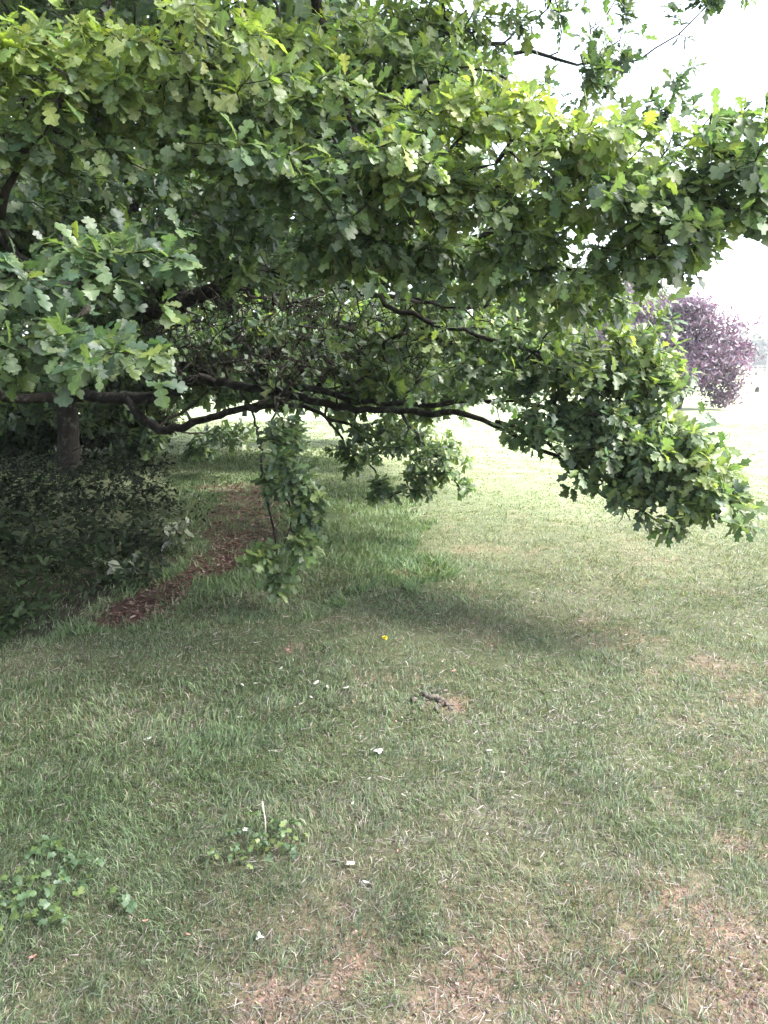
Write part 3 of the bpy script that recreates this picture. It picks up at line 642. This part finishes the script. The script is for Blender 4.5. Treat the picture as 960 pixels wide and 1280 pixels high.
gb = G(760, 492)
def rel2(b, px, py, dy=0):
    q = P(px, py, b[1] + dy); return (q[0] - b[0], dy, q[2])
simple_tree('grey_green_tree', (gb[0], gb[1], 0), [(0, 0, -.1), (0, 0, 1.5), (.1, 0, 3.5), (.2, 0, 6)], [.3, .24, .2, .08],
  [(rel2(gb, 760, 400), (3.2, 2.6, 2.0)), (rel2(gb, 720, 375), (2.6, 2.4, 2.2)), (rel2(gb, 700, 420), (2.4, 2.2, 1.8)), (rel2(gb, 790, 370), (2.2, 2, 1.6))],
  16000, .2, (0.085, 0.095, 0.06), MAT_FAR, 'grey green tree standing behind the purple tree, half hidden by oak leaves', seed=9, branches=20)
for i, (px, Y, w, h) in enumerate(((905, 190, 9, 9.0), (925, 205, 8, 10.5), (948, 198, 9, 8.5), (975, 210, 9, 10), (1010, 200, 9, 9.0), (870, 200, 9, 10), (1050, 205, 10, 11), (660, 210, 10, 10), (600, 200, 10, 9), (540, 205, 10, 11), (250, 150, 12, 10), (180, 160, 12, 12))):
    x = (px - 480) / FPX * Y
    simple_tree('distant_tree', (x, Y, 0), [(0, 0, -.2), (0, 0, 2.0), (.2, 0, h * .7)], [.4, .3, .1],
      [((0, 0, h * .55), (w * .42, w * .42, h * .36)), ((w * .2, 0, h * .4), (w * .35, w * .3, h * .25)), ((-w * .2, .5, h * .42), (w * .35, w * .3, h * .28)), ((0.3, 0, h * .82), (w * .25, w * .25, h * .18))],
      1800, .7, (0.09, 0.11, 0.06), MAT_FAR, 'pale hazy tree in the row along the far edge of the meadow', group='trees along the far edge of the meadow', seed=30 + i, branches=8)
for i, (px, py, w, h) in enumerate(((30, 535, 1.9, 1.9), (-70, 538, 2.2, 2.4), (180, 536, 1.6, 1.3))):
    b = G(px, py)
    simple_tree('shrub', (b[0], b[1], 0), [(0, 0, -.1), (0, 0, .4), (.1, 0, h * .6)], [.06, .05, .02],
      [((0, 0, h * .5), (w * .5, w * .45, h * .42)), ((w * .3, -.2, h * .4), (w * .35, w * .35, h * .32)), ((-w * .3, 0, h * .4), (w * .35, w * .35, h * .3))],
      5200, .10, (0.075, 0.10, 0.045), MAT_FAR, ['pale leafy shrub in the open behind the oak, left of its trunk', 'tall pale shrub in the open, far left of the oak trunk', 'low pale shrub in the open, right of the oak trunk'][i], 'shrub', 'shrubs behind the oak', seed=60 + i, branches=12)

for i, (px, py, w, h) in enumerate(((-160, 572, 2.2, 1.7), (-60, 566, 2.0, 1.5), (18, 570, 1.6, 1.0), (150, 566, 1.5, 1.1))):
    b = G(px, py)
    simple_tree('dark_shrub', (b[0], b[1], 0), [(0, 0, -.1), (0, 0, .3), (.1, 0, h * .6)], [.05, .04, .02],
      [((0, 0, h * .45), (w * .5, w * .4, h * .42)), ((w * .3, -.2, h * .35), (w * .35, w * .3, h * .3)), ((-w * .3, 0, h * .4), (w * .35, w * .3, h * .34))],
      4200, .09, (0.022, 0.036, 0.016), MAT_UNDER, ['dark shrub at the far end of the undergrowth, well left of the oak trunk', 'dark shrub growing left of the oak trunk', 'low dark shrub close beside the oak trunk on its left', 'low dark shrub just right of the oak trunk'][i], 'shrub', 'dark shrubs round the oak trunk', seed=90 + i, branches=12)
simple_tree('added_shade_tree', (-5.6, 0.2, 0), [(0, 0, -.1), (0, 0, 1), (.1, 0, 3), (0, 0, 6)], [.2, .16, .12, .05],  # second unseen tree, added to dim light from behind left
  [((0, 0, 1.7), (2.1, 2.4, 1.6)), ((.3, .8, 3.4), (2.4, 2.6, 1.6)), ((0, -1.4, 2.4), (2.0, 2.0, 1.8)), ((0, 0, 5.4), (2.0, 2.0, 1.6))],
  13000, .17, (0.03, 0.05, 0.022), MAT_FAR, 'dense dark evergreen, added unseen beside the camera to dim the left side', seed=78, branches=15)
# ------------------------------------------------------------------ undergrowth, litter
def undergrowth():
    lo, hi = ug_poly.min(0), ug_poly.max(0); n = 60000
    x = rng.uniform(lo[0], hi[0], n); y = lo[1] + (hi[1] - lo[1]) * rng.uniform(size=n) ** 1.9
    k = inside(ug_poly, x + (fbm(x, y, .5, 81, 3) - .5) * 1.0 + rng.normal(0, .07, n), y + (fbm(x, y, .5, 83, 3) - .5) * 1.2 + rng.normal(0, .1, n)) & (rng.uniform(size=n) < np.clip(1.3 - (y - 4) / 12, .25, 1)) & (x > -0.62 * y - 1.5); x, y = x[k], y[k]
    h = 0.10 + 0.46 * sstep(0.36, 0.72, fbm(x, y, 0.8, 71, 3)) * sstep(4.4, 6.2, y) ; h = h * (.35 + 1.1 * fbm(x, y, .26, 73, 2)); h = np.where(rng.uniform(size=len(x)) < .06, h * 1.5, h); z = ground_z(x, y) + h * rng.uniform(0.1, 1.0, len(x))
    m = len(x); pos = np.stack([x, y, z], -1)
    axd = unit(np.stack([rng.normal(size=m), rng.normal(size=m) - .3, rng.uniform(-.6, .3, m)], -1)); nn = unit(np.stack([rng.normal(0, .35, m), rng.normal(-.25, .35, m), np.ones(m)], -1))
    kind = fbm(x, y, 0.8, 75)
    fr = (1 - sstep(4.6, 6.6, y))[:, None]; t = np.where(kind[:, None] > .52, np.array((0.014, 0.025, 0.009)), np.array((0.006, 0.011, 0.005))); t = t * (1 - .6 * fr) + np.array((0.030, 0.052, 0.020)) * .6 * fr; t = t * rng.uniform(.6, 1.5, (m, 1))  # leaf tones lowered: shade under the oak painted into the colour
    pale = rng.uniform(size=m) < 0.008; t[pale] = (0.14, 0.15, 0.12)
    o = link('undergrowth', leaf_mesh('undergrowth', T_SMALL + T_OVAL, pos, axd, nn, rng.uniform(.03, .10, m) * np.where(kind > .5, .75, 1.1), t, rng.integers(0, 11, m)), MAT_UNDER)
    tag(o, 'dark tangle of ivy and nettles on the ground around the oak trunk', 'undergrowth', kind='stuff')
    # fallen chips on the reddish track
    lo, hi = path_line.min(0) - .8, path_line.max(0) + .8; n = 22000
    x = rng.uniform(lo[0], hi[0], n); y = rng.uniform(lo[1], hi[1], n); k = rng.uniform(size=n) < litter_amt(x, y) ** 1.3 * (.35 + .65 * sstep(.3, .6, fbm(x, y, .25, 66))); x, y = x[k], y[k]; m = len(x)
    pos = np.stack([x, y, ground_z(x, y) + rng.uniform(.004, .02, m)], -1); a = rng.uniform(0, 6.28, m)
    axd = np.stack([np.cos(a), np.sin(a), rng.normal(0, .2, m)], -1); nn = unit(np.stack([rng.normal(0, .3, m), rng.normal(0, .3, m), np.ones(m)], -1))
    pal = np.array([(0.13, 0.064, 0.058), (0.085, 0.042, 0.038), (0.20, 0.13, 0.12), (0.05, 0.03, 0.027), (0.30, 0.22, 0.20)])
    t = pal[rng.choice(5, m, p=[.35, .25, .2, .12, .08])] * rng.uniform(.7, 1.3, (m, 1))
    o = link('leaf_litter', leaf_mesh('leaf_litter', T_CARD, pos, axd, nn, rng.uniform(.014, .045, m), t, rng.integers(0, 6, m)), MAT_HERB)
    tag(o, 'reddish brown dead leaf litter strewn along the bare track', 'leaf litter', kind='stuff')
undergrowth()

# ------------------------------------------------------------------ grass
def grass():
    X, Y, W, Hh, TN = [], [], [], [], []
    for y0, y1, dens, wd in ((1.15, 2.2, 23000, .0025), (2.2, 3.2, 15500, .0029), (3.2, 5, 7800, .0039), (5, 8, 4200, .0062), (8, 13, 1500, .011), (13, 22, 420, .02)):
        xm = 0.56 * y1 + 1.15; n = int((y1 - y0) * 2 * xm * dens)
        x = rng.uniform(-xm, xm, n); y = rng.uniform(y0, y1, n)
        clump = fbm(x, y, 0.12, 91, 2)
        dry = dry_amt(x, y); lush = lush_amt(x, y); soil = soil_amt(x, y); lit = litter_amt(x, y); ug = inside(ug_poly, x, y)
        pk = (1 - .45 * soil) * (1 - .88 * lit) * (1 - .8 * ug) * (0.45 + 1.1 * clump) * (1 - .25 * dry) * (1 - .22 * (1 - sstep(1.9, 3.0, y)) * sstep(-1.3, -.2, x) * sstep(.35, .6, fbm(x, y, .16, 63)))
        k = rng.uniform(size=n) < pk
        x, y, dry, lush, clump = x[k], y[k], dry[k], lush[k], clump[k]; m = len(x)
        h = (0.025 + 0.028 * fbm(x, y, .5, 95)) * .70 * (1 + 1.25 * lush) * rng.uniform(.5, 1.4, m) * (0.7 + .7 * clump)
        h *= np.where(rng.uniform(size=m) < .008, 1.8, 1)
        straw = rng.uniform(size=m) < (0.10 + 0.34 * dry) * (1 - .75 * lush) * (1 - .5 * sstep(4.5, 8, y))
        g1 = np.array((0.092, 0.134, 0.066)); g2 = np.array((0.125, 0.170, 0.094)); g3 = np.array((0.090, 0.162, 0.060)); st = np.array((0.28, 0.26, 0.20)); st2 = np.array((0.18, 0.155, 0.12))
        u = fbm(x, y, .7, 97)[:, None]; t = g1 * (1 - u) + g2 * u
        t = t * (1 - .6 * lush[:, None]) + g3 * .6 * lush[:, None]
        yl = (dry * .5)[:, None]; t = t * (1 - yl) + np.array((0.148, 0.188, 0.100)) * yl
        md = (sstep(5.0, 10.5, y) * sstep(-2.2, -0.2, x) * .8 * (1 - .5 * lush))[:, None]; t = t * (1 - md) + np.array((0.205, 0.275, 0.135)) * md; h = h * (1 - .4 * md[:, 0])  # blades paled with distance, sunlit brightness painted into their colour
        t[straw] = np.where(rng.uniform(size=(straw.sum(), 1)) < .55, st, st2)
        t *= rng.uniform(.55, 1.5, (m, 1))
        X.append(x); Y.append(y); W.append(wd * rng.uniform(.7, 1.3, m) * (1 + .5 * lush)); Hh.append(np.where(straw, h * .85, h)); TN.append(t)
    x, y, w, h, t = [np.concatenate(q) for q in (X, Y, W, Hh, TN)]; m = len(x)
    az = rng.uniform(0, 6.28, m) + 0; face = rng.uniform(0, 3.14, m)
    sw = fbm(x, y, .35, 99) * 6.28 * 2; az = np.where(rng.uniform(size=m) < .55, sw + rng.normal(0, .5, m), az)
    lean = np.abs(rng.normal(.75, .5, m))
    z0 = ground_z(x, y) - .003
    dx, dy = np.cos(az), np.sin(az); sx, sy = np.cos(face), np.sin(face)
    B = np.stack([x, y, z0], -1); S = np.stack([sx, sy, np.zeros(m)], -1) * (w / 2)[:, None]; D = np.stack([dx, dy, np.zeros(m)], -1)
    Mid = B + D * (h * lean * .35)[:, None]; Mid[:, 2] += h * .62
    Tip = B + D * (h * lean * 1.0)[:, None]; Tip[:, 2] += h * np.clip(1.05 - .32 * lean, .25, 1)
    S[y >= 3.9] *= 1.5; n5 = y < 3.9; k5 = n5.sum(); n3 = ~n5; k3 = n3.sum()
    v = np.concatenate([np.stack([B - S, B + S, Mid + S * .85, Mid - S * .85, Tip], 1)[n5].reshape(-1, 3), np.stack([B - S, B + S, Tip], 1)[n3].reshape(-1, 3)])
    b = (np.arange(k5) * 5)[:, None]
    q = b + np.array([[0, 1, 2, 3]]); tr = np.concatenate([b + np.array([[3, 2, 4]]), (np.arange(k3) * 3)[:, None] + np.array([[0, 1, 2]]) + 5 * k5])
    o = link('grass', mesh_from('grass', v, [q, tr], attrs={'tone': np.concatenate([np.repeat(t[n5], 5, 0), np.repeat(t[n3], 3, 0)])}), MAT_GRASS)
    tag(o, 'short patchy lawn grass mixed with dry straw', 'grass', kind='stuff')
grass()
def thatch_bits():
    # dead blades lying flat between the living ones, and crumbs of soil where the turf is thin
    n = 70000; y = 1.15 + 4.2 * rng.uniform(size=n) ** 1.5; x = rng.uniform(-1, 1, n) * (.56 * y + .8)
    k = (litter_amt(x, y) < .3) & ~inside(ug_poly, x, y) & (rng.uniform(size=n) < (.35 + .5 * dry_amt(x, y)) * (1 - .6 * sstep(3, 4.5, y)) + .2 * soil_amt(x, y)); x, y = x[k], y[k]; m = len(x)
    a = rng.uniform(0, 6.28, m); L = rng.uniform(.012, .05, m) * np.clip(.6 + y * .15, .7, 1.4); w = rng.uniform(.0008, .0017, m) * np.clip(y * .45, 1, 2)
    D = np.stack([np.cos(a), np.sin(a), rng.normal(0, .18, m)], -1) * L[:, None] / 2; S = np.stack([-np.sin(a), np.cos(a), rng.normal(0, .4, m)], -1) * w[:, None]
    B = np.stack([x, y, ground_z(x, y) + rng.uniform(.003, .014, m)], -1)
    v = np.stack([B - D - S, B - D + S, B + D + S * .4, B + D - S * .4], 1).reshape(-1, 3)
    pal = np.array([(0.23, 0.21, 0.155), (0.16, 0.135, 0.10), (0.30, 0.27, 0.21), (0.11, 0.085, 0.065), (0.13, 0.15, 0.09)])
    t = pal[rng.choice(5, m, p=[.3, .25, .15, .15, .15])] * rng.uniform(.7, 1.3, (m, 1))
    o = link('thatch', mesh_from('thatch', v, [(np.arange(m) * 4)[:, None] + np.arange(4)[None]], attrs={'tone': np.repeat(t, 4, 0)}), MAT_GRASS)
    tag(o, 'dead straw lying flat in the turf', 'straw', kind='stuff')
    n = 40000; y = 1.15 + 3.6 * rng.uniform(size=n) ** 1.3; x = rng.uniform(-1, 1, n) * (.56 * y + .7)
    k = rng.uniform(size=n) < soil_amt(x, y) * .55 + .01; x, y = x[k], y[k]; m = len(x)
    r = rng.uniform(.0025, .0075, m)[:, None, None]; O = np.array([(1, 0, 0), (-1, 0, 0), (0, 1, 0), (0, -1, 0), (0, 0, .8), (0, 0, -.8)])
    v = np.stack([x, y, ground_z(x, y) + .002], -1)[:, None] + O[None] * r * rng.uniform(.6, 1.4, (m, 6, 1))
    F = np.array([(0, 2, 4), (2, 1, 4), (1, 3, 4), (3, 0, 4), (2, 0, 5), (1, 2, 5), (3, 1, 5), (0, 3, 5)])
    t = np.array((0.23, 0.15, 0.125)) * rng.uniform(.5, 1.5, (m, 1))
    o = link('soil_crumbs', mesh_from('soil_crumbs', v.reshape(-1, 3), [(F[None] + (np.arange(m) * 6)[:, None, None]).reshape(-1, 3)], smooth=False, attrs={'tone': np.repeat(t, 6, 0)}), MAT_GROUND)
    tag(o, 'crumbs of pinkish soil in the worn patches', 'soil', kind='stuff')
thatch_bits()

# ------------------------------------------------------------------ small plants and bits in the grass
M_STEM = plain('stem_green', (0.10, 0.13, 0.06)); M_WHITE = plain('white_petal', (0.50, 0.49, 0.46), .8, .12); M_PINK = plain('pink_leaf', (0.42, 0.20, 0.17), .8)
M_STRAW = plain('pale_straw', (0.50, 0.48, 0.36), .8); M_YELLOW = plain('yellow_flower', (0.6, 0.5, 0.03), .7); M_DARK = plain('dark_soil', (0.085, 0.072, 0.06), .95)
herb_lib = []
for i in range(6):
    V, F, UV = T_HERB[i]; c = [(0.078, 0.13, 0.05), (0.062, 0.11, 0.052), (0.10, 0.15, 0.05), (0.07, 0.11, 0.062), (0.13, 0.17, 0.06), (0.06, 0.10, 0.045)][i]
    me = mesh_from('leaf', V, [F], attrs={'tone': np.tile(np.array(c), (len(V), 1)), 'blade': UV}); me.materials.append(MAT_HERB); herb_lib.append(me)
def herb(px, py, hw, hh, n, ls, label, seed):
    r = np.random.default_rng(seed); g = G(px, py); z = float(ground_z(g[0], g[1])); root = empty('weed_plant', (g[0], g[1], z)); tag(root, label, 'plant')
    e = G(px + hw, py) - g; f = G(px, py - hh) - g; stems = []
    for i in range(n):
        a = r.uniform(0, 6.28); q = r.uniform(0, 1) ** .6; dx, dy = e[0] * q * math.cos(a), f[1] * q * math.sin(a); h = r.uniform(.02, .06)
        tip = np.array((g[0] + dx, g[1] + dy, float(ground_z(g[0] + dx, g[1] + dy)) + h)); bs = np.array((g[0] + dx * .8, g[1] + dy * .8, float(ground_z(g[0] + dx * .8, g[1] + dy * .8)) - .004))
        stems.append(tube(np.array([bs, (bs + tip) / 2 + (0, 0, .01), tip]), [.0012, .001, .0008], 4))
        for w in range(r.integers(1, 4)):
            an = r.uniform(0, 6.28); o = bpy.data.objects.new('leaf', herb_lib[r.integers(6)]); col.objects.link(o); o.parent = root
            o.location = tip - np.array(root.location); o.rotation_euler = (r.normal(0, .35), r.normal(.15, .3), an); s = ls * r.uniform(.7, 1.3); o.scale = (s, s, s)
    v, f = merge_tubes(stems); tag(link('stem', mesh_from('stem', v, f), M_STEM, root), kind='stuff')
herb(45, 1125, 80, 65, 85, .022, 'broad patch of pale green lobed leaves at the lawn edge, without a dry stalk', 1)
herb(325, 1062, 60, 34, 70, .019, 'low green lobed weed beside the upright pale stalk', 2)
herb(60, 1065, 20, 10, 10, .024, 'tiny weed growing above the broad leafy patch', 3)
herb(150, 1140, 16, 14, 6, .024, 'tiny weed just right of the broad leafy patch', 4)

def leafy_plant(px, py, h, w, n, label, seed):
    r = np.random.default_rng(seed); g = G(px, py); z = float(ground_z(*g)); root = empty('leafy_plant', (g[0], g[1], z)); tag(root, label, 'plant')
    for i in range(9):
        b = np.array((g[0] + r.normal(0, .05), g[1] + r.normal(0, .05), z - .01)); e = b + (r.normal(0, w), r.normal(0, w), h * r.uniform(.5, 1.1))
        p, rr = smooth_path([b, (b + e) / 2 + (0, 0, .06), e], [.005, .004, .002], .06); v, f, c = tube(p, rr, 5); link('stem', mesh_from('stem', v, [f, c]), M_STEM, root)
        for k in range(n):
            q = p[r.integers(len(p) // 3, len(p))]; o = bpy.data.objects.new('leaf', plant_lib[r.integers(len(plant_lib))]); col.objects.link(o); o.parent = root
            o.location = q - np.array(root.location); o.rotation_euler = (r.normal(0, .3), r.normal(.35, .3), r.uniform(0, 6.28)); s = r.uniform(.06, .12); o.scale = (s, s, s)
plant_lib = []
for i in range(5):
    V, F, UV = T_OVAL[i]; c = [(0.14, 0.17, 0.115), (0.09, 0.12, 0.07), (0.26, 0.28, 0.23), (0.07, 0.10, 0.05), (0.17, 0.19, 0.145)][i]
    me = mesh_from('leaf', V * (1, 1.25, 1), [F], attrs={'tone': np.tile(np.array(c), (len(V), 1)), 'blade': UV}); me.materials.append(MAT_HERB); plant_lib.append(me)
leafy_plant(222, 690, .5, .16, 9, 'pale leafy plant with grey green leaves beside the reddish litter track', 5)
leafy_plant(150, 728, .22, .09, 6, 'low pale plant at the front of the dark undergrowth', 6)
def stalk():
    g = G(332, 1045); z = float(ground_z(*g)); top = P(328, 1004, g[1] - .01); b = np.array((g[0], g[1], z - .01))
    root = empty('dry_stalk', (g[0], g[1], z)); tag(root, 'upright pale dry seed stalk standing in the low weed', 'stalk')
    p, r = smooth_path([b, b * .5 + top * .5 + (.004, 0, 0), top], [.0022, .002, .0016], .02); v, f, c = tube(p, r, 6); link('stem', mesh_from('stem', v, [f, c]), M_STRAW, root)
    d = unit(top - b); p, r = smooth_path([top - d * .035, top - d * .015, top + d * .008], [.002, .0042, .002], .006); v, f, c = tube(p, r, 8, .25); link('seed_head', mesh_from('seed_head', v, [f, c]), M_STRAW, root)
stalk()

def bit(name, px, py, size, mat, label, cat, group=None, seed=0, lobes=1):
    """a curled scrap lying on the grass: bent, cupped little blades with thickness"""
    r = np.random.default_rng(seed); g = G(px, py); z = float(ground_z(*g)) + .012; size *= .8
    vs, fs = [], []; off = 0
    for l in range(lobes):
        n = 5; a0 = r.uniform(0, 6.28) + l * 1.7; L = size * r.uniform(.7, 1.1); W = L * r.uniform(.3, .5); cu = r.uniform(.3, .9)
        top = []
        for i in range(n):
            t = i / (n - 1); ww = W * math.sin(math.pi * (0.12 + .82 * t)) ** .7
            for s in (-1, 0, 1):
                lx = (t - .3) * L; ly = s * ww * .5; lz = cu * L * (t - .4) ** 2 + abs(s) * ww * .35 + r.uniform(0, .002)
                top.append((lx * math.cos(a0) - ly * math.sin(a0), lx * math.sin(a0) + ly * math.cos(a0), lz))
        top = np.array(top); v = np.concatenate([top, top - (0, 0, .0012)]); m = len(top)
        q = []
        for i in range(n - 1):
            for s in range(2):
                k = i * 3 + s; q.append((k, k + 3, k + 4, k + 1)); q.append((m + k, m + k + 1, m + k + 4, m + k + 3))
        edge = [0, 1, 2] + [3 * i + 2 for i in range(1, n)] + [3 * (n - 1) + 1] + [3 * i for i in range(n - 1, 0, -1)]
        for i in range(len(edge)):
            a, b = edge[i], edge[(i + 1) % len(edge)]; q.append((a, b, m + b, m + a))
        vs.append(v); fs.append(np.array(q) + off); off += len(v)
    me = mesh_from(name, np.concatenate(vs), [np.concatenate(fs)]); me.materials.append(mat)
    o = bpy.data.objects.new(name, me); col.objects.link(o); o.location = (g[0], g[1], z); tag(o, label, cat, group)
PL, PG = 'small curled white petal lying in the short grass', 'white petals scattered over the lawn'
for i, (px, py, s) in enumerate(((302, 856, .05), (318, 855, .03), (394, 858, .06), (410, 864, .05), (388, 874, .04), (434, 864, .05), (297, 899, .05), (462, 978, .026), (503, 997, .03), (612, 943, .028), (627, 971, .028), (350, 838, .04), (183, 927, .045), (152, 932, .045), (122, 945, .045), (609, 1050, .022), (440, 1012, .02), (570, 1242, .018), (455, 1110, .03), (305, 1042, .05), (640, 1003, .022), (770, 990, .018), (502, 900, .03))):
    bit('white_petal', px, py, s, M_WHITE, PL, 'petal', PG, 100 + i)
bit('crumpled_blossom', 324, 1180, .026, M_WHITE, 'crumpled white blossom with two lobes lying below the weed with the stalk', 'blossom', None, 140, 3)
bit('feather_scrap', 475, 942, .06, M_WHITE, 'tuft of downy grey white feather scraps in the middle of the lawn', 'feather', None, 141, 4)
for i, (px, py, s) in enumerate(((183, 1157, .022), (236, 1176, .018), (40, 1208, .03), (722, 1238, .018), (571, 1242, .014), (910, 1226, .02), (360, 815, .05), (566, 840, .04), (497, 1072, .02))):
    bit('dead_leaf', px, py, s, M_PINK, 'small pinkish brown dead leaf on the grass', 'leaf', 'dead leaves on the lawn', 160 + i)
bit('pale_leaf', 440, 1085, .04, M_STRAW, 'pale yellow green fallen leaf pair lying right of the weed with the stalk', 'leaf', None, 180, 2)
def dandelion():
    g = G(481, 812); z = float(ground_z(*g)); root = empty('dandelion', (g[0], g[1], z)); tag(root, 'single yellow dandelion flower in the lush grass', 'flower')
    v, f, c = tube(np.array([(g[0], g[1], z - .005), (g[0] + .004, g[1], z + .03), (g[0], g[1], z + .06)]), [.002, .002, .002], 6); link('stem', mesh_from('stem', v, [f, c]), M_STEM, root)
    r = np.random.default_rng(3); n = 46; a = r.uniform(0, 6.28, n); e = r.uniform(.1, 1.2, n)
    axd = np.stack([np.cos(a) * np.cos(e), np.sin(a) * np.cos(e), np.sin(e)], -1); V, F, T, U = leaf_batch(T_OVAL, np.tile(np.array((g[0], g[1], z + .06)), (n, 1)), axd, np.tile((0., 0, 1.), (n, 1)) + r.normal(0, .2, (n, 3)), np.full(n, .018), np.zeros((n, 3)), r.integers(0, 5, n))
    link('petals', mesh_from('petals', V, F), M_YELLOW, root)
dandelion()
def worm_cast():
    g = G(548, 878); z = float(ground_z(*g)); r = np.random.default_rng(8); parts = []
    root = None
    for i in range(26):
        c = np.array((g[0] + r.normal(0, .07), g[1] + r.normal(0, .08), z + .008)); s = r.uniform(.012, .03)
        pts = c + np.cumsum(r.normal(0, s * .5, (4, 3)) * (1, 1, .4), 0); parts.append(tube(pts, np.array([.5, 1, 1, .5]) * s * .55, 6, .25))
    v, f = merge_tubes(parts); o = link('soil_heap', mesh_from('soil_heap', v, f), M_DARK); tag(o, 'small heap of crumbly dark soil on the dry lawn', 'soil', kind='stuff')
worm_cast()

# the white pole and the dark stump far off in the meadow
def pole():
    g = G(956, 491); root = empty('marker_pole', (g[0], g[1], 0)); tag(root, 'thin white marker pole standing far out in the meadow', 'pole')
    v, f, c = tube(np.array([(g[0], g[1], -.05), (g[0], g[1], 1.0), (g[0], g[1], 2.1)]), [.045, .04, .035], 8); link('shaft', mesh_from('shaft', v, [f, c]), M_WHITE, root)
    v, f, c = tube(np.array([(g[0], g[1], -.02), (g[0], g[1], .05), (g[0], g[1], .09)]), [.12, .1, .05], 8); link('base', mesh_from('base', v, [f, c]), M_WHITE, root)
    g = G(946, 490); n = 7
    v, f, c = tube(np.array([(g[0], g[1], -.05), (g[0], g[1], .06), (g[0] + .02, g[1], .2), (g[0] + .03, g[1], .26), (g[0] + .03, g[1], .3)]), [.16, .13, .11, .1, .05], 9, .12)
    tag(link('stump', mesh_from('stump', v, [f, c]), MAT_BARK), 'small dark stump beside the white marker pole in the meadow', 'stump')
pole()
def far_fence():
    Y = 175.0; xs = np.linspace((868 - 480) / FPX * Y, (1040 - 480) / FPX * Y, 13); root = empty('rail_fence', (float(xs[0]), Y, 0)); tag(root, 'faint low post and rail fence before the far row of trees', 'fence')
    for x in xs:
        v, f, c = tube(np.array([(x, Y, -.1), (x, Y, .8), (x, Y, 1.5)]), [.09, .08, .07], 6); link('post', mesh_from('post', v, [f, c]), M_STRAW, root)
    for z in (.6, 1.25):
        v, f, c = tube(np.array([(xs[0], Y - .1, z), (xs.mean(), Y - .1, z), (xs[-1], Y - .1, z)]), [.05, .05, .05], 6); link('rail', mesh_from('rail', v, [f, c]), M_STRAW, root)
far_fence()

# ------------------------------------------------------------------ haze
HZ = 0.0012
if HZ:
    m, nt, out = new_mat('haze_air')
    pv = nt.nodes.new('ShaderNodeVolumePrincipled'); pv.inputs['Color'].default_value = (.92, .94, 1, 1); pv.inputs['Density'].default_value = HZ; pv.inputs['Anisotropy'].default_value = 0.3
    nt.links.new(pv.outputs[0], out.inputs['Volume'])
    x0, x1, y0, y1, z0, z1 = -2500, 2500, -2500, 3200, -1.5, 16.0
    v = [(x, y, z) for z in (z0, z1) for y in (y0, y1) for x in (x0, x1)]
    o = link('haze', mesh_from('haze', v, [np.array([(0, 2, 3, 1), (4, 5, 7, 6), (0, 1, 5, 4), (2, 6, 7, 3), (0, 4, 6, 2), (1, 3, 7, 5)])], smooth=False), m)
    tag(o, 'thin pale summer haze over the meadow', 'haze', kind='stuff')
